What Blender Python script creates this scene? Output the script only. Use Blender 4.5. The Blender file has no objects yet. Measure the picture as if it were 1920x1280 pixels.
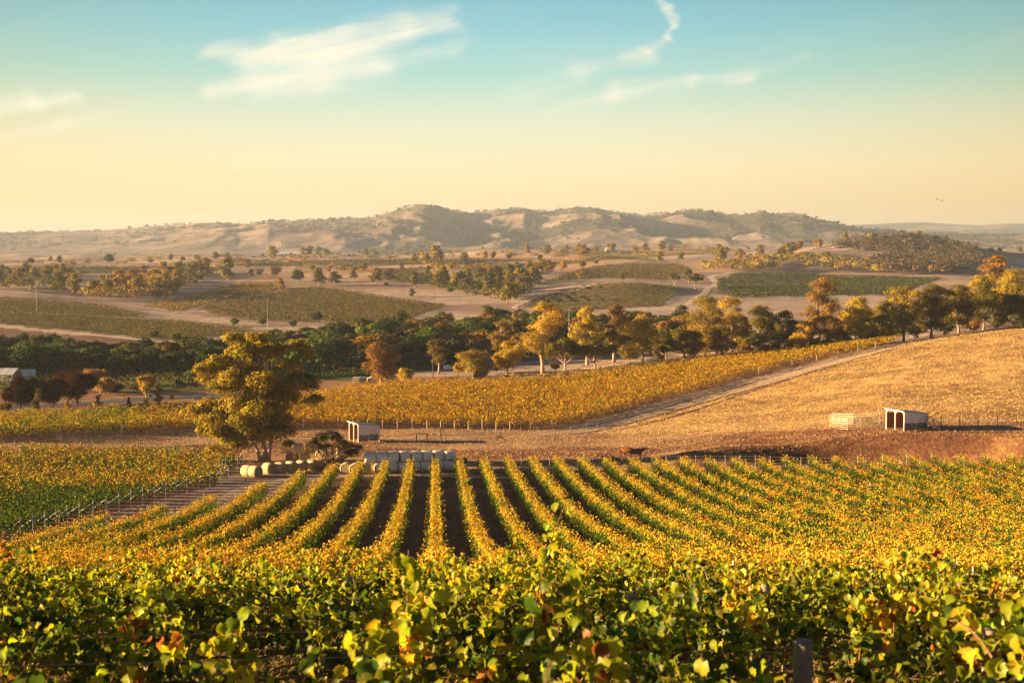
import bpy, math, random
import numpy as np
from mathutils import Vector, Matrix
R = math.radians
scene = bpy.context.scene
COL = scene.collection

# ------------------------------------------------------------------ camera
F, CX, CY, HZ = 2667.0, 960.0, 640.0, 455.0
PITCH = math.atan((CY - HZ) / F)
cam_d = bpy.data.cameras.new('camera'); cam = bpy.data.objects.new('camera', cam_d); COL.objects.link(cam)
cam.location = (0, 0, 0); cam.rotation_euler = (math.pi / 2 - PITCH, 0, 0)
cam_d.sensor_width = 36; cam_d.lens = 36 * F / 1920.0
cam_d.clip_start = 0.3; cam_d.clip_end = 30000
cam_d.dof.use_dof = True; cam_d.dof.focus_distance = 150; cam_d.dof.aperture_fstop = 4.5
scene.camera = cam

# ------------------------------------------------------------------ light
SUN_EL, SUN_AZ = 9.0, 269.0      # azimuth clockwise from +Y
sd = Vector((math.sin(R(SUN_AZ)) * math.cos(R(SUN_EL)), math.cos(R(SUN_AZ)) * math.cos(R(SUN_EL)), math.sin(R(SUN_EL))))
sun_d = bpy.data.lights.new('sun', 'SUN'); sun = bpy.data.objects.new('sun', sun_d); COL.objects.link(sun)
sun_d.energy = 5.0; sun_d.angle = R(0.6); sun_d.color = (1.0, 0.65, 0.31)
sun.rotation_euler = sd.to_track_quat('Z', 'Y').to_euler(); sun.location = (-50, 0, 60)
vs = scene.view_settings
vs.view_transform = 'Standard'; vs.look = 'None'; vs.gamma = 1; vs.use_curve_mapping = False
vs.exposure = 2.2
scene.cycles.use_denoising = True
scene.cycles.use_adaptive_sampling = True
scene.cycles.max_bounces = 6; scene.cycles.diffuse_bounces = 3; scene.cycles.transmission_bounces = 3
scene.cycles.volume_bounces = 0
scene.cycles.sample_clamp_indirect = 4

def setv(n, **k):
    for a, b in k.items(): setattr(n, a, b)
class NT:
    """small helper around a node tree"""
    def __init__(s, tree): s.t = tree; s.n = tree.nodes; s.l = tree.links
    def add(s, typ, **k):
        n = s.n.new(typ); setv(n, **k); return n
    def put(s, sock, v):
        if isinstance(v, bpy.types.NodeSocket): s.l.new(v, sock)
        elif v is not None: sock.default_value = v
    def math(s, op, a, b=None, c=None, clamp=False):
        n = s.add('ShaderNodeMath', operation=op, use_clamp=clamp)
        s.put(n.inputs[0], a); s.put(n.inputs[1], b)
        if c is not None: s.put(n.inputs[2], c)
        return n.outputs[0]
    def vec(s, op, a, b=None, scale=None):
        n = s.add('ShaderNodeVectorMath', operation=op)
        s.put(n.inputs[0], a)
        if b is not None: s.put(n.inputs[1], b)
        if scale is not None: s.put(n.inputs['Scale'], scale)
        return n.outputs['Value'] if op in ('DOT_PRODUCT', 'LENGTH', 'DISTANCE') else n.outputs[0]
    def noise(s, v, scale, detail=4, rough=0.55):
        n = s.add('ShaderNodeTexNoise'); s.put(n.inputs['Vector'], v)
        n.inputs['Scale'].default_value = scale; n.inputs['Detail'].default_value = detail; n.inputs['Roughness'].default_value = rough
        return n.outputs['Fac']
    def noisec(s, v, scale, detail=4):
        n = s.add('ShaderNodeTexNoise'); s.put(n.inputs['Vector'], v)
        n.inputs['Scale'].default_value = scale; n.inputs['Detail'].default_value = detail
        return n.outputs['Color']
    def ramp(s, fac, stops, interp='LINEAR'):
        n = s.add('ShaderNodeValToRGB'); s.put(n.inputs[0], fac); e = n.color_ramp.elements
        n.color_ramp.interpolation = interp
        while len(e) < len(stops): e.new(0.5)
        for q, (p, c) in zip(e, stops):
            q.position = p; q.color = c if len(c) == 4 else (*c, 1)
        return n.outputs[0]
    def mix(s, fac, a, b, blend='MIX'):
        n = s.add('ShaderNodeMix', data_type='RGBA', blend_type=blend)
        s.put(n.inputs[0], fac); s.put(n.inputs[6], a if isinstance(a, bpy.types.NodeSocket) or len(a) == 4 else (*a, 1))
        s.put(n.inputs[7], b if isinstance(b, bpy.types.NodeSocket) or len(b) == 4 else (*b, 1))
        return n.outputs[2]
    def smooth(s, v, a, b):
        n = s.add('ShaderNodeMapRange', interpolation_type='SMOOTHSTEP'); s.put(n.inputs[0], v)
        n.inputs[1].default_value = a; n.inputs[2].default_value = b
        return n.outputs[0]

world = bpy.data.worlds.new('World'); scene.world = world; world.use_nodes = True
def build_world():
    w = NT(world.node_tree); w.n.clear()
    out = w.add('ShaderNodeOutputWorld'); bg = w.add('ShaderNodeBackground')
    bg.inputs['Strength'].default_value = 0.063
    w.l.new(bg.outputs[0], out.inputs[0])
    sky = w.add('ShaderNodeTexSky', sky_type='NISHITA')
    setv(sky, sun_disc=False, sun_elevation=R(SUN_EL), sun_rotation=R(SUN_AZ), altitude=200, air_density=1.0, dust_density=1.5, ozone_density=1.5)
    tc = w.add('ShaderNodeTexCoord').outputs['Generated']
    sep = w.add('ShaderNodeSeparateXYZ'); w.l.new(tc, sep.inputs[0])
    elev = w.math('ARCSINE', sep.outputs[2])
    # colour tint of the sky, by height above the horizon
    t = w.math('DIVIDE', elev, R(40.0), clamp=True)
    tint = w.mix(1.0, w.ramp(t, SKY_TINT), (2.2, 2.2, 2.2), 'MULTIPLY')
    az = w.math('ARCTAN2', sep.outputs[0], sep.outputs[1])
    side = w.math('POWER', w.math('ABSOLUTE', w.math('SUBTRACT', az, -0.02)), 2.0)
    sidef = w.math('MULTIPLY', w.math('MULTIPLY', side, 7.0, clamp=True), 1.0)
    glow = w.mix(sidef, (1, 1, 1), SKY_SIDE)
    glow = w.mix(w.smooth(w.math('ABSOLUTE', az), 0.55, 1.5), glow, (0.42, 0.36, 0.34, 1))
    c = w.mix(1.0, sky.outputs[0], tint, 'MULTIPLY')
    air = w.mix(1.0, w.ramp(t, SKY_AIR), (3.47, 3.47, 3.47), 'MULTIPLY')
    c = w.mix(0.85, c, w.mix(1.0, air, glow, 'MULTIPLY'))
    # cirrus: streaks placed by direction
    ysafe = w.math('MAXIMUM', sep.outputs[1], 0.05)
    comb = w.add('ShaderNodeCombineXYZ')
    w.l.new(w.math('DIVIDE', sep.outputs[0], ysafe), comb.inputs[0]); w.l.new(w.math('DIVIDE', sep.outputs[2], ysafe), comb.inputs[1])
    p0 = comb.outputs[0]
    stretch = w.vec('MULTIPLY', p0, (0.22, 1.0, 1.0))
    skew = w.add('ShaderNodeVectorRotate', rotation_type='Z_AXIS'); w.l.new(p0, skew.inputs[0]); skew.inputs['Angle'].default_value = R(-12)
    fib = w.vec('MULTIPLY', skew.outputs[0], (0.11, 1.0, 1.0))
    wisp = w.noise(fib, 120, 9, 0.72)
    soft = w.noise(w.vec('MULTIPLY', skew.outputs[0], (0.45, 1, 1)), 22, 5, 0.6)
    wn = w.vec('MULTIPLY', w.vec('SUBTRACT', w.noisec(stretch, 30, 5), (0.5, 0.5, 0.5)), (0.06, 0.022, 0))
    p = w.vec('ADD', p0, wn)
    def q(px, py): return ((px - CX) / F, (HZ - py) / F, 0.0)
    def seg(a, b):
        a, b = q(*a), q(*b); ba = tuple(b[i] - a[i] for i in range(3)); bb = sum(x * x for x in ba)
        pa = w.vec('SUBTRACT', p, a)
        h = w.math('MULTIPLY', w.vec('DOT_PRODUCT', pa, ba), 1.0 / bb, clamp=True)
        # distance and position along the streak
        return w.vec('LENGTH', w.vec('SUBTRACT', pa, w.vec('SCALE', ba, scale=h)))
    total = None
    def screen(a, b):
        return b if a is None else w.math('SUBTRACT', w.math('ADD', a, b), w.math('MULTIPLY', a, b))
    for pts, wd, st in CLOUDS:
        for k in range(len(pts) - 1):
            d = seg(pts[k], pts[k + 1])
            wk = wd[k] if isinstance(wd, (list, tuple)) else wd
            m = w.smooth(d, wk / F, 0.0)
            total = screen(total, w.math('MULTIPLY', m, st[k] if isinstance(st, (list, tuple)) else st))
    edge = w.math('ADD', w.math('MULTIPLY', w.math('SUBTRACT', wisp, 0.5), 1.7), w.math('MULTIPLY', w.math('SUBTRACT', soft, 0.5), 1.3))
    cm = w.math('MULTIPLY', w.math('MULTIPLY', w.smooth(w.math('ADD', total, edge), -0.15, 1.25), w.smooth(total, 0.0, 0.3)), w.math('ADD', 0.15, w.math('MULTIPLY', total, 0.8)), clamp=True)
    cm = w.math('MULTIPLY', cm, w.math('ADD', 0.5, w.math('MULTIPLY', wisp, 0.85)), clamp=True)
    veil = w.math('MULTIPLY', w.smooth(w.noise(w.vec('MULTIPLY', skew.outputs[0], (0.2, 1, 1)), 12, 5, 0.6), 0.5, 0.85), 0.22)
    cm = w.math('MAXIMUM', cm, w.math('MULTIPLY', veil, w.smooth(elev, R(1.0), R(5.0))))
    c = w.mix(cm, c, CLOUD_COL)
    w.l.new(c, bg.inputs[0])
SKY_TINT = [(0.0, (.80, .72, .66)), (0.07, (.80, .74, .68)), (0.14, (.62, .68, .70)), (0.20, (.36, .56, .66)), (0.27, (.20, .42, .55)), (0.45, (.17, .22, .36)), (1.0, (.16, .17, .28))]
SKY_AIR = [(0.0, (1.0, .65, .26)), (0.035, (1.0, .72, .34)), (0.075, (1.0, .81, .47)), (0.12, (.78, .80, .57)), (0.165, (.42, .70, .60)), (0.21, (.27, .59, .62)), (0.26, (.18, .47, .56)), (0.42, (.06, .18, .28)), (1.0, (.035, .07, .16))]
SKY_SIDE = (0.86, 0.74, 0.55)
CLOUD_COL = (3.7, 3.45, 2.7, 1)
CLOUDS = [
    ([(400, 98), (520, 90), (640, 82), (760, 62), (850, 47)], [28, 48, 54, 46], [0.75, 0.95, 0.95, 0.75]),
    ([(410, 172), (500, 160), (600, 140), (720, 118), (860, 104)], [32, 58, 54, 34], [0.7, 0.9, 0.85, 0.65]),
    ([(480, 120), (600, 112), (700, 100)], [50, 48], [0.8, 0.8]),
    ([(1222, -30), (1240, 20), (1265, 45), (1250, 75), (1195, 105), (1150, 118)], [17, 16, 16, 17, 20], [.55, .6, .6, .55, .45]),
    ([(1200, 118), (1080, 145), (960, 185)], [34, 44], [0.5, 0.45]),
    ([(1030, 212), (1150, 178), (1290, 158), (1410, 148)], [24, 28, 24], [0.55, 0.7, 0.55]),
    ([(-60, 215), (60, 185), (150, 172)], [38, 28], [0.7, 0.65]),
    ([(-40, 265), (120, 235), (285, 200)], [34, 30], [0.36, 0.4]),
    ([(1370, 150), (1510, 102)], [26], [0.3]),
]

# ------------------------------------------------------------------ helpers
rng = np.random.default_rng(7); random.seed(7)
def tag(o, label=None, cat=None, group=None, kind=None):
    if label: o['label'] = label
    if cat: o['category'] = cat
    if group: o['group'] = group
    if kind: o['kind'] = kind
    return o
def link(name, me, parent=None):
    o = bpy.data.objects.new(name, me); COL.objects.link(o)
    if parent is not None: o.parent = parent
    return o
def empty(name, loc, rz=0.0):
    o = bpy.data.objects.new(name, None); COL.objects.link(o); o.location = loc; o.rotation_euler = (0, 0, rz); o.empty_display_size = 0.2
    return o
def np_mesh(name, V, Fc, mats=None, col=None, smooth=False, mat_idx=None):
    """V (N,3); Fc (M,k) or list of such arrays"""
    Fl = Fc if isinstance(Fc, list) else [Fc]
    me = bpy.data.meshes.new(name)
    V = np.ascontiguousarray(V, dtype=np.float32)
    me.vertices.add(len(V)); me.vertices.foreach_set('co', V.ravel())
    loops = np.concatenate([f.ravel() for f in Fl]).astype(np.int32)
    cnt = np.concatenate([np.full(len(f), f.shape[1]) for f in Fl])
    st = np.concatenate([[0], np.cumsum(cnt)[:-1]]).astype(np.int32)
    me.loops.add(len(loops)); me.loops.foreach_set('vertex_index', loops)
    me.polygons.add(len(cnt)); me.polygons.foreach_set('loop_start', st)
    if smooth: me.polygons.foreach_set('use_smooth', np.ones(len(cnt), dtype=bool))
    if mat_idx is not None: me.polygons.foreach_set('material_index', np.asarray(mat_idx, dtype=np.int32))
    me.update(calc_edges=True)
    if col is not None:
        a = me.color_attributes.new('Col', 'FLOAT_COLOR', 'POINT')
        c = np.ones((len(V), 4), dtype=np.float32); c[:, :3] = col
        a.data.foreach_set('color', c.ravel())
    for m in (mats or []): me.materials.append(m)
    return me
class MB:
    """collects boxes, tubes, prisms; one mesh per build"""
    def __init__(s): s.v = []; s.f = []; s.n = 0
    def poly(s, V, Fs):
        s.v.extend([tuple(x) for x in V]); s.f.extend([tuple(i + s.n for i in f) for f in Fs]); s.n += len(V); return s
    def box(s, c, d, rz=0.0, M=None):
        x, y, z = (k / 2 for k in d); P = [Vector((a * x, b * y, e * z)) for e in (-1, 1) for a, b in ((-1, -1), (1, -1), (1, 1), (-1, 1))]
        m = M or Matrix.Rotation(rz, 3, 'Z'); P = [m @ p + Vector(c) for p in P]
        return s.poly(P, [(3, 2, 1, 0), (4, 5, 6, 7), (0, 1, 5, 4), (1, 2, 6, 5), (2, 3, 7, 6), (3, 0, 4, 7)])
    def bar(s, a, b, w, h=None):
        a, b = Vector(a), Vector(b); d = b - a; L = d.length; q = d.to_track_quat('Z', 'Y').to_matrix()
        return s.box((a + b) / 2, (w, h or w, L), M=q)
    def tube(s, pts, rad, seg=6, cap=True):
        pts = [Vector(p) for p in pts]
        if not hasattr(rad, '__len__'): rad = [rad] * len(pts)
        V = []; Fs = []
        for i, p in enumerate(pts):
            d = (pts[min(i + 1, len(pts) - 1)] - pts[max(i - 1, 0)]); q = d.to_track_quat('Z', 'Y').to_matrix()
            for k in range(seg):
                a = 2 * math.pi * k / seg; V.append(p + q @ Vector((math.cos(a) * rad[i], math.sin(a) * rad[i], 0)))
        for i in range(len(pts) - 1):
            for k in range(seg):
                Fs.append((i * seg + k, i * seg + (k + 1) % seg, (i + 1) * seg + (k + 1) % seg, (i + 1) * seg + k))
        if cap:
            Fs.append(tuple(range(seg))[::-1]); Fs.append(tuple((len(pts) - 1) * seg + k for k in range(seg)))
        return s.poly(V, Fs)
    def mesh(s, name, mat, smooth=False):
        me = bpy.data.meshes.new(name); me.from_pydata(s.v, [], s.f); me.update()
        if mat: me.materials.append(mat)
        if smooth:
            for p in me.polygons: p.use_smooth = True
        return me
    def build(s, name, mat, parent=None, smooth=False): return link(name, s.mesh(name, mat, smooth), parent)

def vnoise(x, y, seed=0):
    """value noise, vectorised"""
    x = np.asarray(x, float); y = np.asarray(y, float)
    xi = np.floor(x); yi = np.floor(y); fx = x - xi; fy = y - yi
    fx = fx * fx * (3 - 2 * fx); fy = fy * fy * (3 - 2 * fy)
    def hsh(a, b):
        n = (a.astype(np.int64) * 374761393 + b.astype(np.int64) * 668265263 + seed * 1442695041) & 0x7fffffff
        n = (n ^ (n >> 13)) * 1274126177 & 0x7fffffff
        return ((n ^ (n >> 16)) & 0xffff) / 65535.0
    a = hsh(xi, yi); b = hsh(xi + 1, yi); c = hsh(xi, yi + 1); d = hsh(xi + 1, yi + 1)
    return (a * (1 - fx) + b * fx) * (1 - fy) + (c * (1 - fx) + d * fx) * fy
def fbm(x, y, oct=4, seed=0, gain=0.5):
    s = 0; a = 1; t = 0
    for k in range(oct):
        s = s + a * vnoise(x * 2 ** k + 17.3 * k, y * 2 ** k - 9.1 * k, seed + k); t += a; a *= gain
    return s / t
def ridged(x, y, oct=4, seed=0):
    s = 0; a = 1; t = 0
    for k in range(oct):
        s = s + a * (1 - np.abs(2 * vnoise(x * 2 ** k + 3.7 * k, y * 2 ** k + 5.1 * k, seed + k) - 1)); t += a; a *= 0.5
    return s / t
def sstep(x, a, b):
    t = np.clip((x - a) / (b - a), 0, 1); return t * t * (3 - 2 * t)

# ------------------------------------------------------------------ materials
def newmat(name):
    m = bpy.data.materials.new(name); m.use_nodes = True; t = NT(m.node_tree); t.n.clear()
    return m, t
def plain(name, c, rough=0.8, var=0.25, scale=6.0, metal=0.0, bump=0.0, spec=0.3):
    m, t = newmat(name)
    out = t.add('ShaderNodeOutputMaterial'); b = t.add('ShaderNodeBsdfPrincipled'); t.l.new(b.outputs[0], out.inputs[0])
    co = t.add('ShaderNodeTexCoord').outputs['Object']
    n = t.noise(co, scale, 5, 0.6)
    cc = t.mix(n, tuple(x * (1 - var) for x in c), tuple(min(1, x * (1 + var)) for x in c))
    t.l.new(cc, b.inputs['Base Color']); b.inputs['Roughness'].default_value = rough; b.inputs['Metallic'].default_value = metal
    b.inputs['Specular IOR Level'].default_value = spec
    if bump:
        bn = t.add('ShaderNodeBump'); bn.inputs['Strength'].default_value = bump; bn.inputs['Distance'].default_value = 0.05
        t.l.new(t.noise(co, scale * 3, 4), bn.inputs['Height']); t.l.new(bn.outputs[0], b.inputs['Normal'])
    return m
def leafmat(name, trans=0.35, gloss=0.0, rnd=0.0, tint=(1, 1, 1)):
    m, t = newmat(name)
    out = t.add('ShaderNodeOutputMaterial')
    at = t.add('ShaderNodeAttribute', attribute_name='Col').outputs['Color']
    c = t.mix(1.0, at, tint, 'MULTIPLY')
    if rnd:
        oi = t.add('ShaderNodeObjectInfo').outputs['Random']
        c = t.mix(1.0, c, t.ramp(oi, [(0, (1 - rnd, 1 - rnd * .5, 1 - rnd)), (0.35, (1 + rnd * 0.4, 1, .9)), (0.7, (0.9, 1.0, 1.0)), (1, (1 + rnd, 1 + rnd * .8, 1))]), 'MULTIPLY')
    d = t.add('ShaderNodeBsdfDiffuse'); tr = t.add('ShaderNodeBsdfTranslucent'); t.l.new(c, d.inputs[0])
    ct = t.mix(1.0, c, (1.15, 1.0, 0.6), 'MULTIPLY'); t.l.new(ct, tr.inputs[0])
    mx = t.add('ShaderNodeMixShader'); mx.inputs[0].default_value = trans; t.l.new(d.outputs[0], mx.inputs[1]); t.l.new(tr.outputs[0], mx.inputs[2])
    sh = mx.outputs[0]
    if gloss:
        g = t.add('ShaderNodeBsdfGlossy'); g.inputs['Roughness'].default_value = 0.42; g.inputs[0].default_value = (1, 1, 1, 1)
        m2 = t.add('ShaderNodeMixShader'); m2.inputs[0].default_value = gloss; t.l.new(sh, m2.inputs[1]); t.l.new(g.outputs[0], m2.inputs[2]); sh = m2.outputs[0]
    t.l.new(sh, out.inputs[0])
    return m
def groundmat(name, s1=1.4, s2=0.12, bump=0.9, bdist=0.25, var=0.38):
    m, t = newmat(name)
    out = t.add('ShaderNodeOutputMaterial'); b = t.add('ShaderNodeBsdfPrincipled'); t.l.new(b.outputs[0], out.inputs[0])
    at = t.add('ShaderNodeAttribute', attribute_name='Col').outputs['Color']
    co = t.add('ShaderNodeTexCoord').outputs['Object']
    st = t.vec('MULTIPLY', co, (0.55, 1.0, 1.0))
    n1 = t.noise(st, s1, 6, 0.65); n2 = t.noise(co, s2, 5, 0.6); n3 = t.noise(co, 0.012, 5, 0.6)
    f1 = t.smooth(n1, 0.32, 0.68); f2 = t.smooth(n2, 0.3, 0.7)
    c = t.mix(f1, t.mix(1.0, at, (1 - var * 1.15, 1 - var * 1.3, 1 - var * 1.2), 'MULTIPLY'), t.mix(1.0, at, (1 + var * .55, 1 + var * .45, 1 + var * .35), 'MULTIPLY'))
    c = t.mix(1.0, c, t.mix(f2, (0.80, 0.74, 0.72), (1.12, 1.12, 1.1)), 'MULTIPLY')
    c = t.mix(1.0, c, t.mix(t.smooth(n3, .3, .7), (0.86, 0.84, 0.86), (1.1, 1.1, 1.06)), 'MULTIPLY')
    t.l.new(c, b.inputs['Base Color']); b.inputs['Roughness'].default_value = 1.0; b.inputs['Specular IOR Level'].default_value = 0.05
    bn = t.add('ShaderNodeBump'); bn.inputs['Strength'].default_value = bump; bn.inputs['Distance'].default_value = bdist
    t.l.new(t.math('ADD', t.noise(co, 2.2, 5, 0.7), t.math('MULTIPLY', n2, 3.0)), bn.inputs['Height']); t.l.new(bn.outputs[0], b.inputs['Normal'])
    return m
M_GROUND = groundmat('earth_and_dry_grass', var=0.28, bump=0.75)
M_HILL = groundmat('hill_grass', s1=0.03, s2=0.006, bump=0.8, bdist=9.0, var=0.3)
M_TRACK = plain('track_dust', (0.46, 0.35, 0.26), 1.0, 0.2, 1.2, bump=0.3, spec=0.05)
M_RUT = plain('rut_soil', (0.17, 0.11, 0.08), 1.0, 0.3, 1.0, bump=0.3, spec=0.05)
M_ROAD = plain('asphalt', (0.07, 0.072, 0.08), 0.9, 0.15, 0.8)
M_LINE = plain('road_paint', (0.75, 0.75, 0.73), 0.7, 0.1, 2)
M_LEAF_FG = leafmat('grape_leaf_near', 0.52, 0.012)
M_LEAF_V = leafmat('grape_leaf', 0.24)
M_LEAF_T = leafmat('tree_leaf', 0.22, rnd=0.22)
M_LEAF_BIG = leafmat('gum_leaf', 0.2)
M_GRASS = leafmat('dry_grass_blade', 0.25)
M_BARK = plain('gum_bark', (0.36, 0.26, 0.19), 0.9, 0.4, 3.0, bump=0.5)
M_BARKD = plain('dark_bark', (0.11, 0.075, 0.055), 0.95, 0.35, 5.0, bump=0.5)
M_CANE = plain('vine_cane', (0.24, 0.13, 0.07), 0.85, 0.3, 9.0, bump=0.3)
M_POST = plain('weathered_post', (0.30, 0.24, 0.19), 0.9, 0.3, 14.0, bump=0.5)
M_STEELP = plain('galvanised_post', (0.48, 0.52, 0.56), 0.5, 0.12, 6.0, metal=0.3)
M_WHITEP = plain('white_post', (0.78, 0.78, 0.76), 0.6, 0.08, 6.0)
M_WIRE = plain('wire', (0.42, 0.38, 0.32), 0.5, 0.1, 3.0, metal=0.6)

# ------------------------------------------------------------------ terrain
Z = lambda py, Y: -(py - HZ) / F * Y
near = [(-20, -1.2), (0, -2.1), (3, -2.6), (10, -4.2), (20, -6.3), (40, -10.7), (60, -15.2), (82, -19.5), (120, -24.3), (158, -27.1)]
PROF = {
    0:    near + [(180, Z(858, 180)), (205, Z(822, 205)), (250, Z(777, 250)), (262, Z(757, 262)), (310, Z(716, 310)), (400, Z(662, 400)), (520, Z(600, 520)), (640, Z(562, 640)), (760, Z(540, 760)), (900, Z(524, 900)), (1200, Z(500, 1200)), (1500, Z(494, 1500)), (1800, Z(490, 1800)), (2100, Z(486, 2100)), (2700, -30)],
    350:  near + [(172, -27.9), (205, Z(832, 205)), (240, Z(797, 240)), (262, Z(755, 262)), (310, Z(716, 310)), (400, Z(662, 400)), (520, Z(612, 520)), (600, Z(590, 600)), (720, Z(560, 720)), (850, Z(532, 850)), (1200, Z(505, 1200)), (1500, Z(494, 1500)), (1800, Z(488, 1800)), (2100, Z(485, 2100)), (2700, -30)],
    700:  near + [(172, -27.9), (213, Z(829, 213)), (240, Z(800, 240)), (300, Z(727, 300)), (330, Z(706, 330)), (400, Z(660, 400)), (520, Z(612, 520)), (600, Z(592, 600)), (720, Z(563, 720)), (850, Z(535, 850)), (1000, Z(518, 1000)), (1250, Z(498, 1250)), (1700, Z(486, 1700)), (2100, Z(482, 2100)), (2700, -28)],
    950:  near + [(172, -27.9), (213, Z(829, 213)), (240, Z(803, 240)), (310, Z(716, 310)), (345, Z(698, 345)), (420, Z(650, 420)), (540, Z(605, 540)), (640, Z(581, 640)), (760, Z(553, 760)), (900, Z(530, 900)), (1050, Z(515, 1050)), (1250, Z(498, 1250)), (1700, Z(480, 1700)), (2000, Z(474, 2000)), (2700, -26)],
    1150: near + [(172, -27.7), (213, Z(829, 213)), (240, Z(802, 240)), (318, Z(698, 318)), (350, Z(688, 350)), (420, Z(650, 420)), (540, Z(605, 540)), (640, Z(580, 640)), (720, Z(552, 720)), (800, Z(528, 800)), (840, Z(525, 840)), (920, Z(526, 920)), (1080, Z(508, 1080)), (1200, Z(494, 1200)), (1350, Z(490, 1350)), (1700, Z(476, 1700)), (1900, Z(469, 1900)), (2700, -26)],
    1330: near + [(172, -27.4), (213, Z(818, 213)), (250, Z(777, 250)), (322, Z(683, 322)), (350, Z(680, 350)), (420, Z(648, 420)), (540, Z(602, 540)), (640, Z(578, 640)), (760, Z(553, 760)), (900, Z(530, 900)), (1080, Z(511, 1080)), (1250, Z(500, 1250)), (1500, Z(481, 1500)), (1750, Z(464, 1750)), (2000, -18), (2700, -28)],
    1500: near + [(172, -27.1), (200, Z(825, 200)), (250, Z(762, 250)), (322, Z(668, 322)), (345, Z(662, 345)), (420, Z(640, 420)), (540, Z(600, 540)), (650, Z(576, 650)), (760, Z(552, 760)), (900, Z(528, 900)), (1080, Z(512, 1080)), (1230, Z(496, 1230)), (1300, Z(484, 1300)), (1380, Z(483, 1380)), (1550, Z(461, 1550)), (1700, Z(462, 1700)), (2000, -20), (2700, -28)],
    1650: near + [(172, -26.8), (200, Z(810, 200)), (250, Z(738, 250)), (322, Z(650, 322)), (345, Z(646, 345)), (420, Z(628, 420)), (540, Z(595, 540)), (650, Z(576, 650)), (760, Z(550, 760)), (900, Z(528, 900)), (1080, Z(517, 1080)), (1200, Z(508, 1200)), (1320, Z(489, 1320)), (1430, Z(466, 1430)), (1540, Z(450, 1540)), (1650, Z(449, 1650)), (2000, -20), (2700, -30)],
    1800: near + [(172, -26.6), (205, Z(800, 205)), (250, Z(728, 250)), (330, Z(628, 330)), (360, Z(623, 360)), (420, Z(612, 420)), (540, Z(588, 540)), (650, Z(570, 650)), (760, Z(548, 760)), (900, Z(528, 900)), (1080, Z(518, 1080)), (1250, Z(500, 1250)), (1400, Z(478, 1400)), (1540, Z(463, 1540)), (1650, Z(466, 1650)), (2000, -24), (2700, -32)],
    1920: near + [(172, -26.4), (205, Z(800, 205)), (250, Z(720, 250)), (335, Z(611, 335)), (370, Z(606, 370)), (420, Z(600, 420)), (540, Z(580, 540)), (650, Z(566, 650)), (760, Z(545, 760)), (900, Z(528, 900)), (1080, Z(518, 1080)), (1250, Z(504, 1250)), (1400, Z(490, 1400)), (1540, Z(480, 1540)), (1800, Z(478, 1800)), (2000, -22), (2700, -32)],
}
LS = lambda Y: np.log(np.asarray(Y, float) + 30.0)
KS = np.linspace(LS(-20), LS(2700), 420)
PXS = np.arange(-1400, 3400, 20.0)
def make_table():
    cols = sorted(PROF); T0 = np.array([np.interp(KS, LS([a for a, b in PROF[c]]), [b for a, b in PROF[c]]) for c in cols])
    T = np.array([[0.0] * len(KS)] * len(PXS))
    for k in range(len(KS)): T[:, k] = np.interp(PXS, cols, T0[:, k])
    def blur(A, s, ax):
        r = int(3 * s); g = np.exp(-0.5 * (np.arange(-r, r + 1) / s) ** 2); g /= g.sum()
        A2 = np.pad(A, [(r, r) if i == ax else (0, 0) for i in range(2)], mode='edge')
        return np.apply_along_axis(lambda v: np.convolve(v, g, 'valid'), ax, A2)
    return blur(blur(T, 2.2, 0), 2.0, 1)
TAB = make_table()
DAM = (50.0, 184.0)
def H(x, y):
    x = np.asarray(x, float); y = np.asarray(y, float)
    px = CX + F * x / np.maximum(y, 30.0)
    fx = np.clip((px - PXS[0]) / 20.0, 0, len(PXS) - 1.001); fy = np.clip((LS(np.clip(y, -20, 2700)) - KS[0]) / (KS[1] - KS[0]), 0, len(KS) - 1.001)
    i = fx.astype(int); j = fy.astype(int); a = fx - i; b = fy - j
    z = (TAB[i, j] * (1 - a) + TAB[i + 1, j] * a) * (1 - b) + (TAB[i, j + 1] * (1 - a) + TAB[i + 1, j + 1] * a) * b
    # farm dam scooped out of the paddock
    dx = (x - DAM[0]) / 25.0; dy = (y - DAM[1]) / 13.5; d = np.sqrt(dx * dx + dy * dy)
    z = z - 3.6 * (1 - sstep(d, 0.5, 1.0)) + 0.5 * np.exp(-((d - 1.08) / 0.10) ** 2) * sstep(y, 176, 184) * (1 - sstep(y, 192, 197))
    # rise to the left, out of the picture, that keeps the valley floor in shade
    z = z + 34.0 * sstep(-x, 0.285 * y + 150, 0.285 * y + 290) * sstep(y, 270, 340) * (1 - sstep(y, 560, 760))
    # undulation
    amp = 0.0016 * np.clip(y, 0, 3000)
    z = z + amp * 1.6 * (fbm(x / 60.0, y / 60.0, 3, 5) - 0.5) * sstep(y, 90, 240) + 0.16 * (fbm(x / 5.0, y / 5.0, 2, 9) - 0.5)
    z = z + 0.011 * np.clip(y - 420, 0, 1200) * (fbm(x / 190.0 + 4, y / 150.0, 3, 21) - 0.5) * 1.5
    return z
_YM = np.geomspace(5, 2650, 5200)
def ray(px, py):
    u = (px - CX) / F; v = (CY - py) / F
    d = np.array([u, 1.0, v]); c, s = math.cos(PITCH), math.sin(PITCH)
    return np.array([d[0], d[1] * c + d[2] * s, -d[1] * s + d[2] * c])
def pix(px, py, ymin=40.0):
    """ground point seen at a pixel of the photograph"""
    d = ray(px, py); d = d / d[1]; Y = _YM[_YM > ymin]
    below = d[2] * Y - H(d[0] * Y, Y) < 0
    k = int(np.argmax(below)) if below.any() else len(Y) - 1
    y = Y[k]
    if k > 0:
        a, b = Y[k - 1], Y[k]
        for _ in range(12):
            m = (a + b) / 2
            if d[2] * m - float(H(d[0] * m, m)) < 0: b = m
            else: a = m
        y = b
    return np.array([d[0] * y, y, float(H(d[0] * y, y))])
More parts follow.
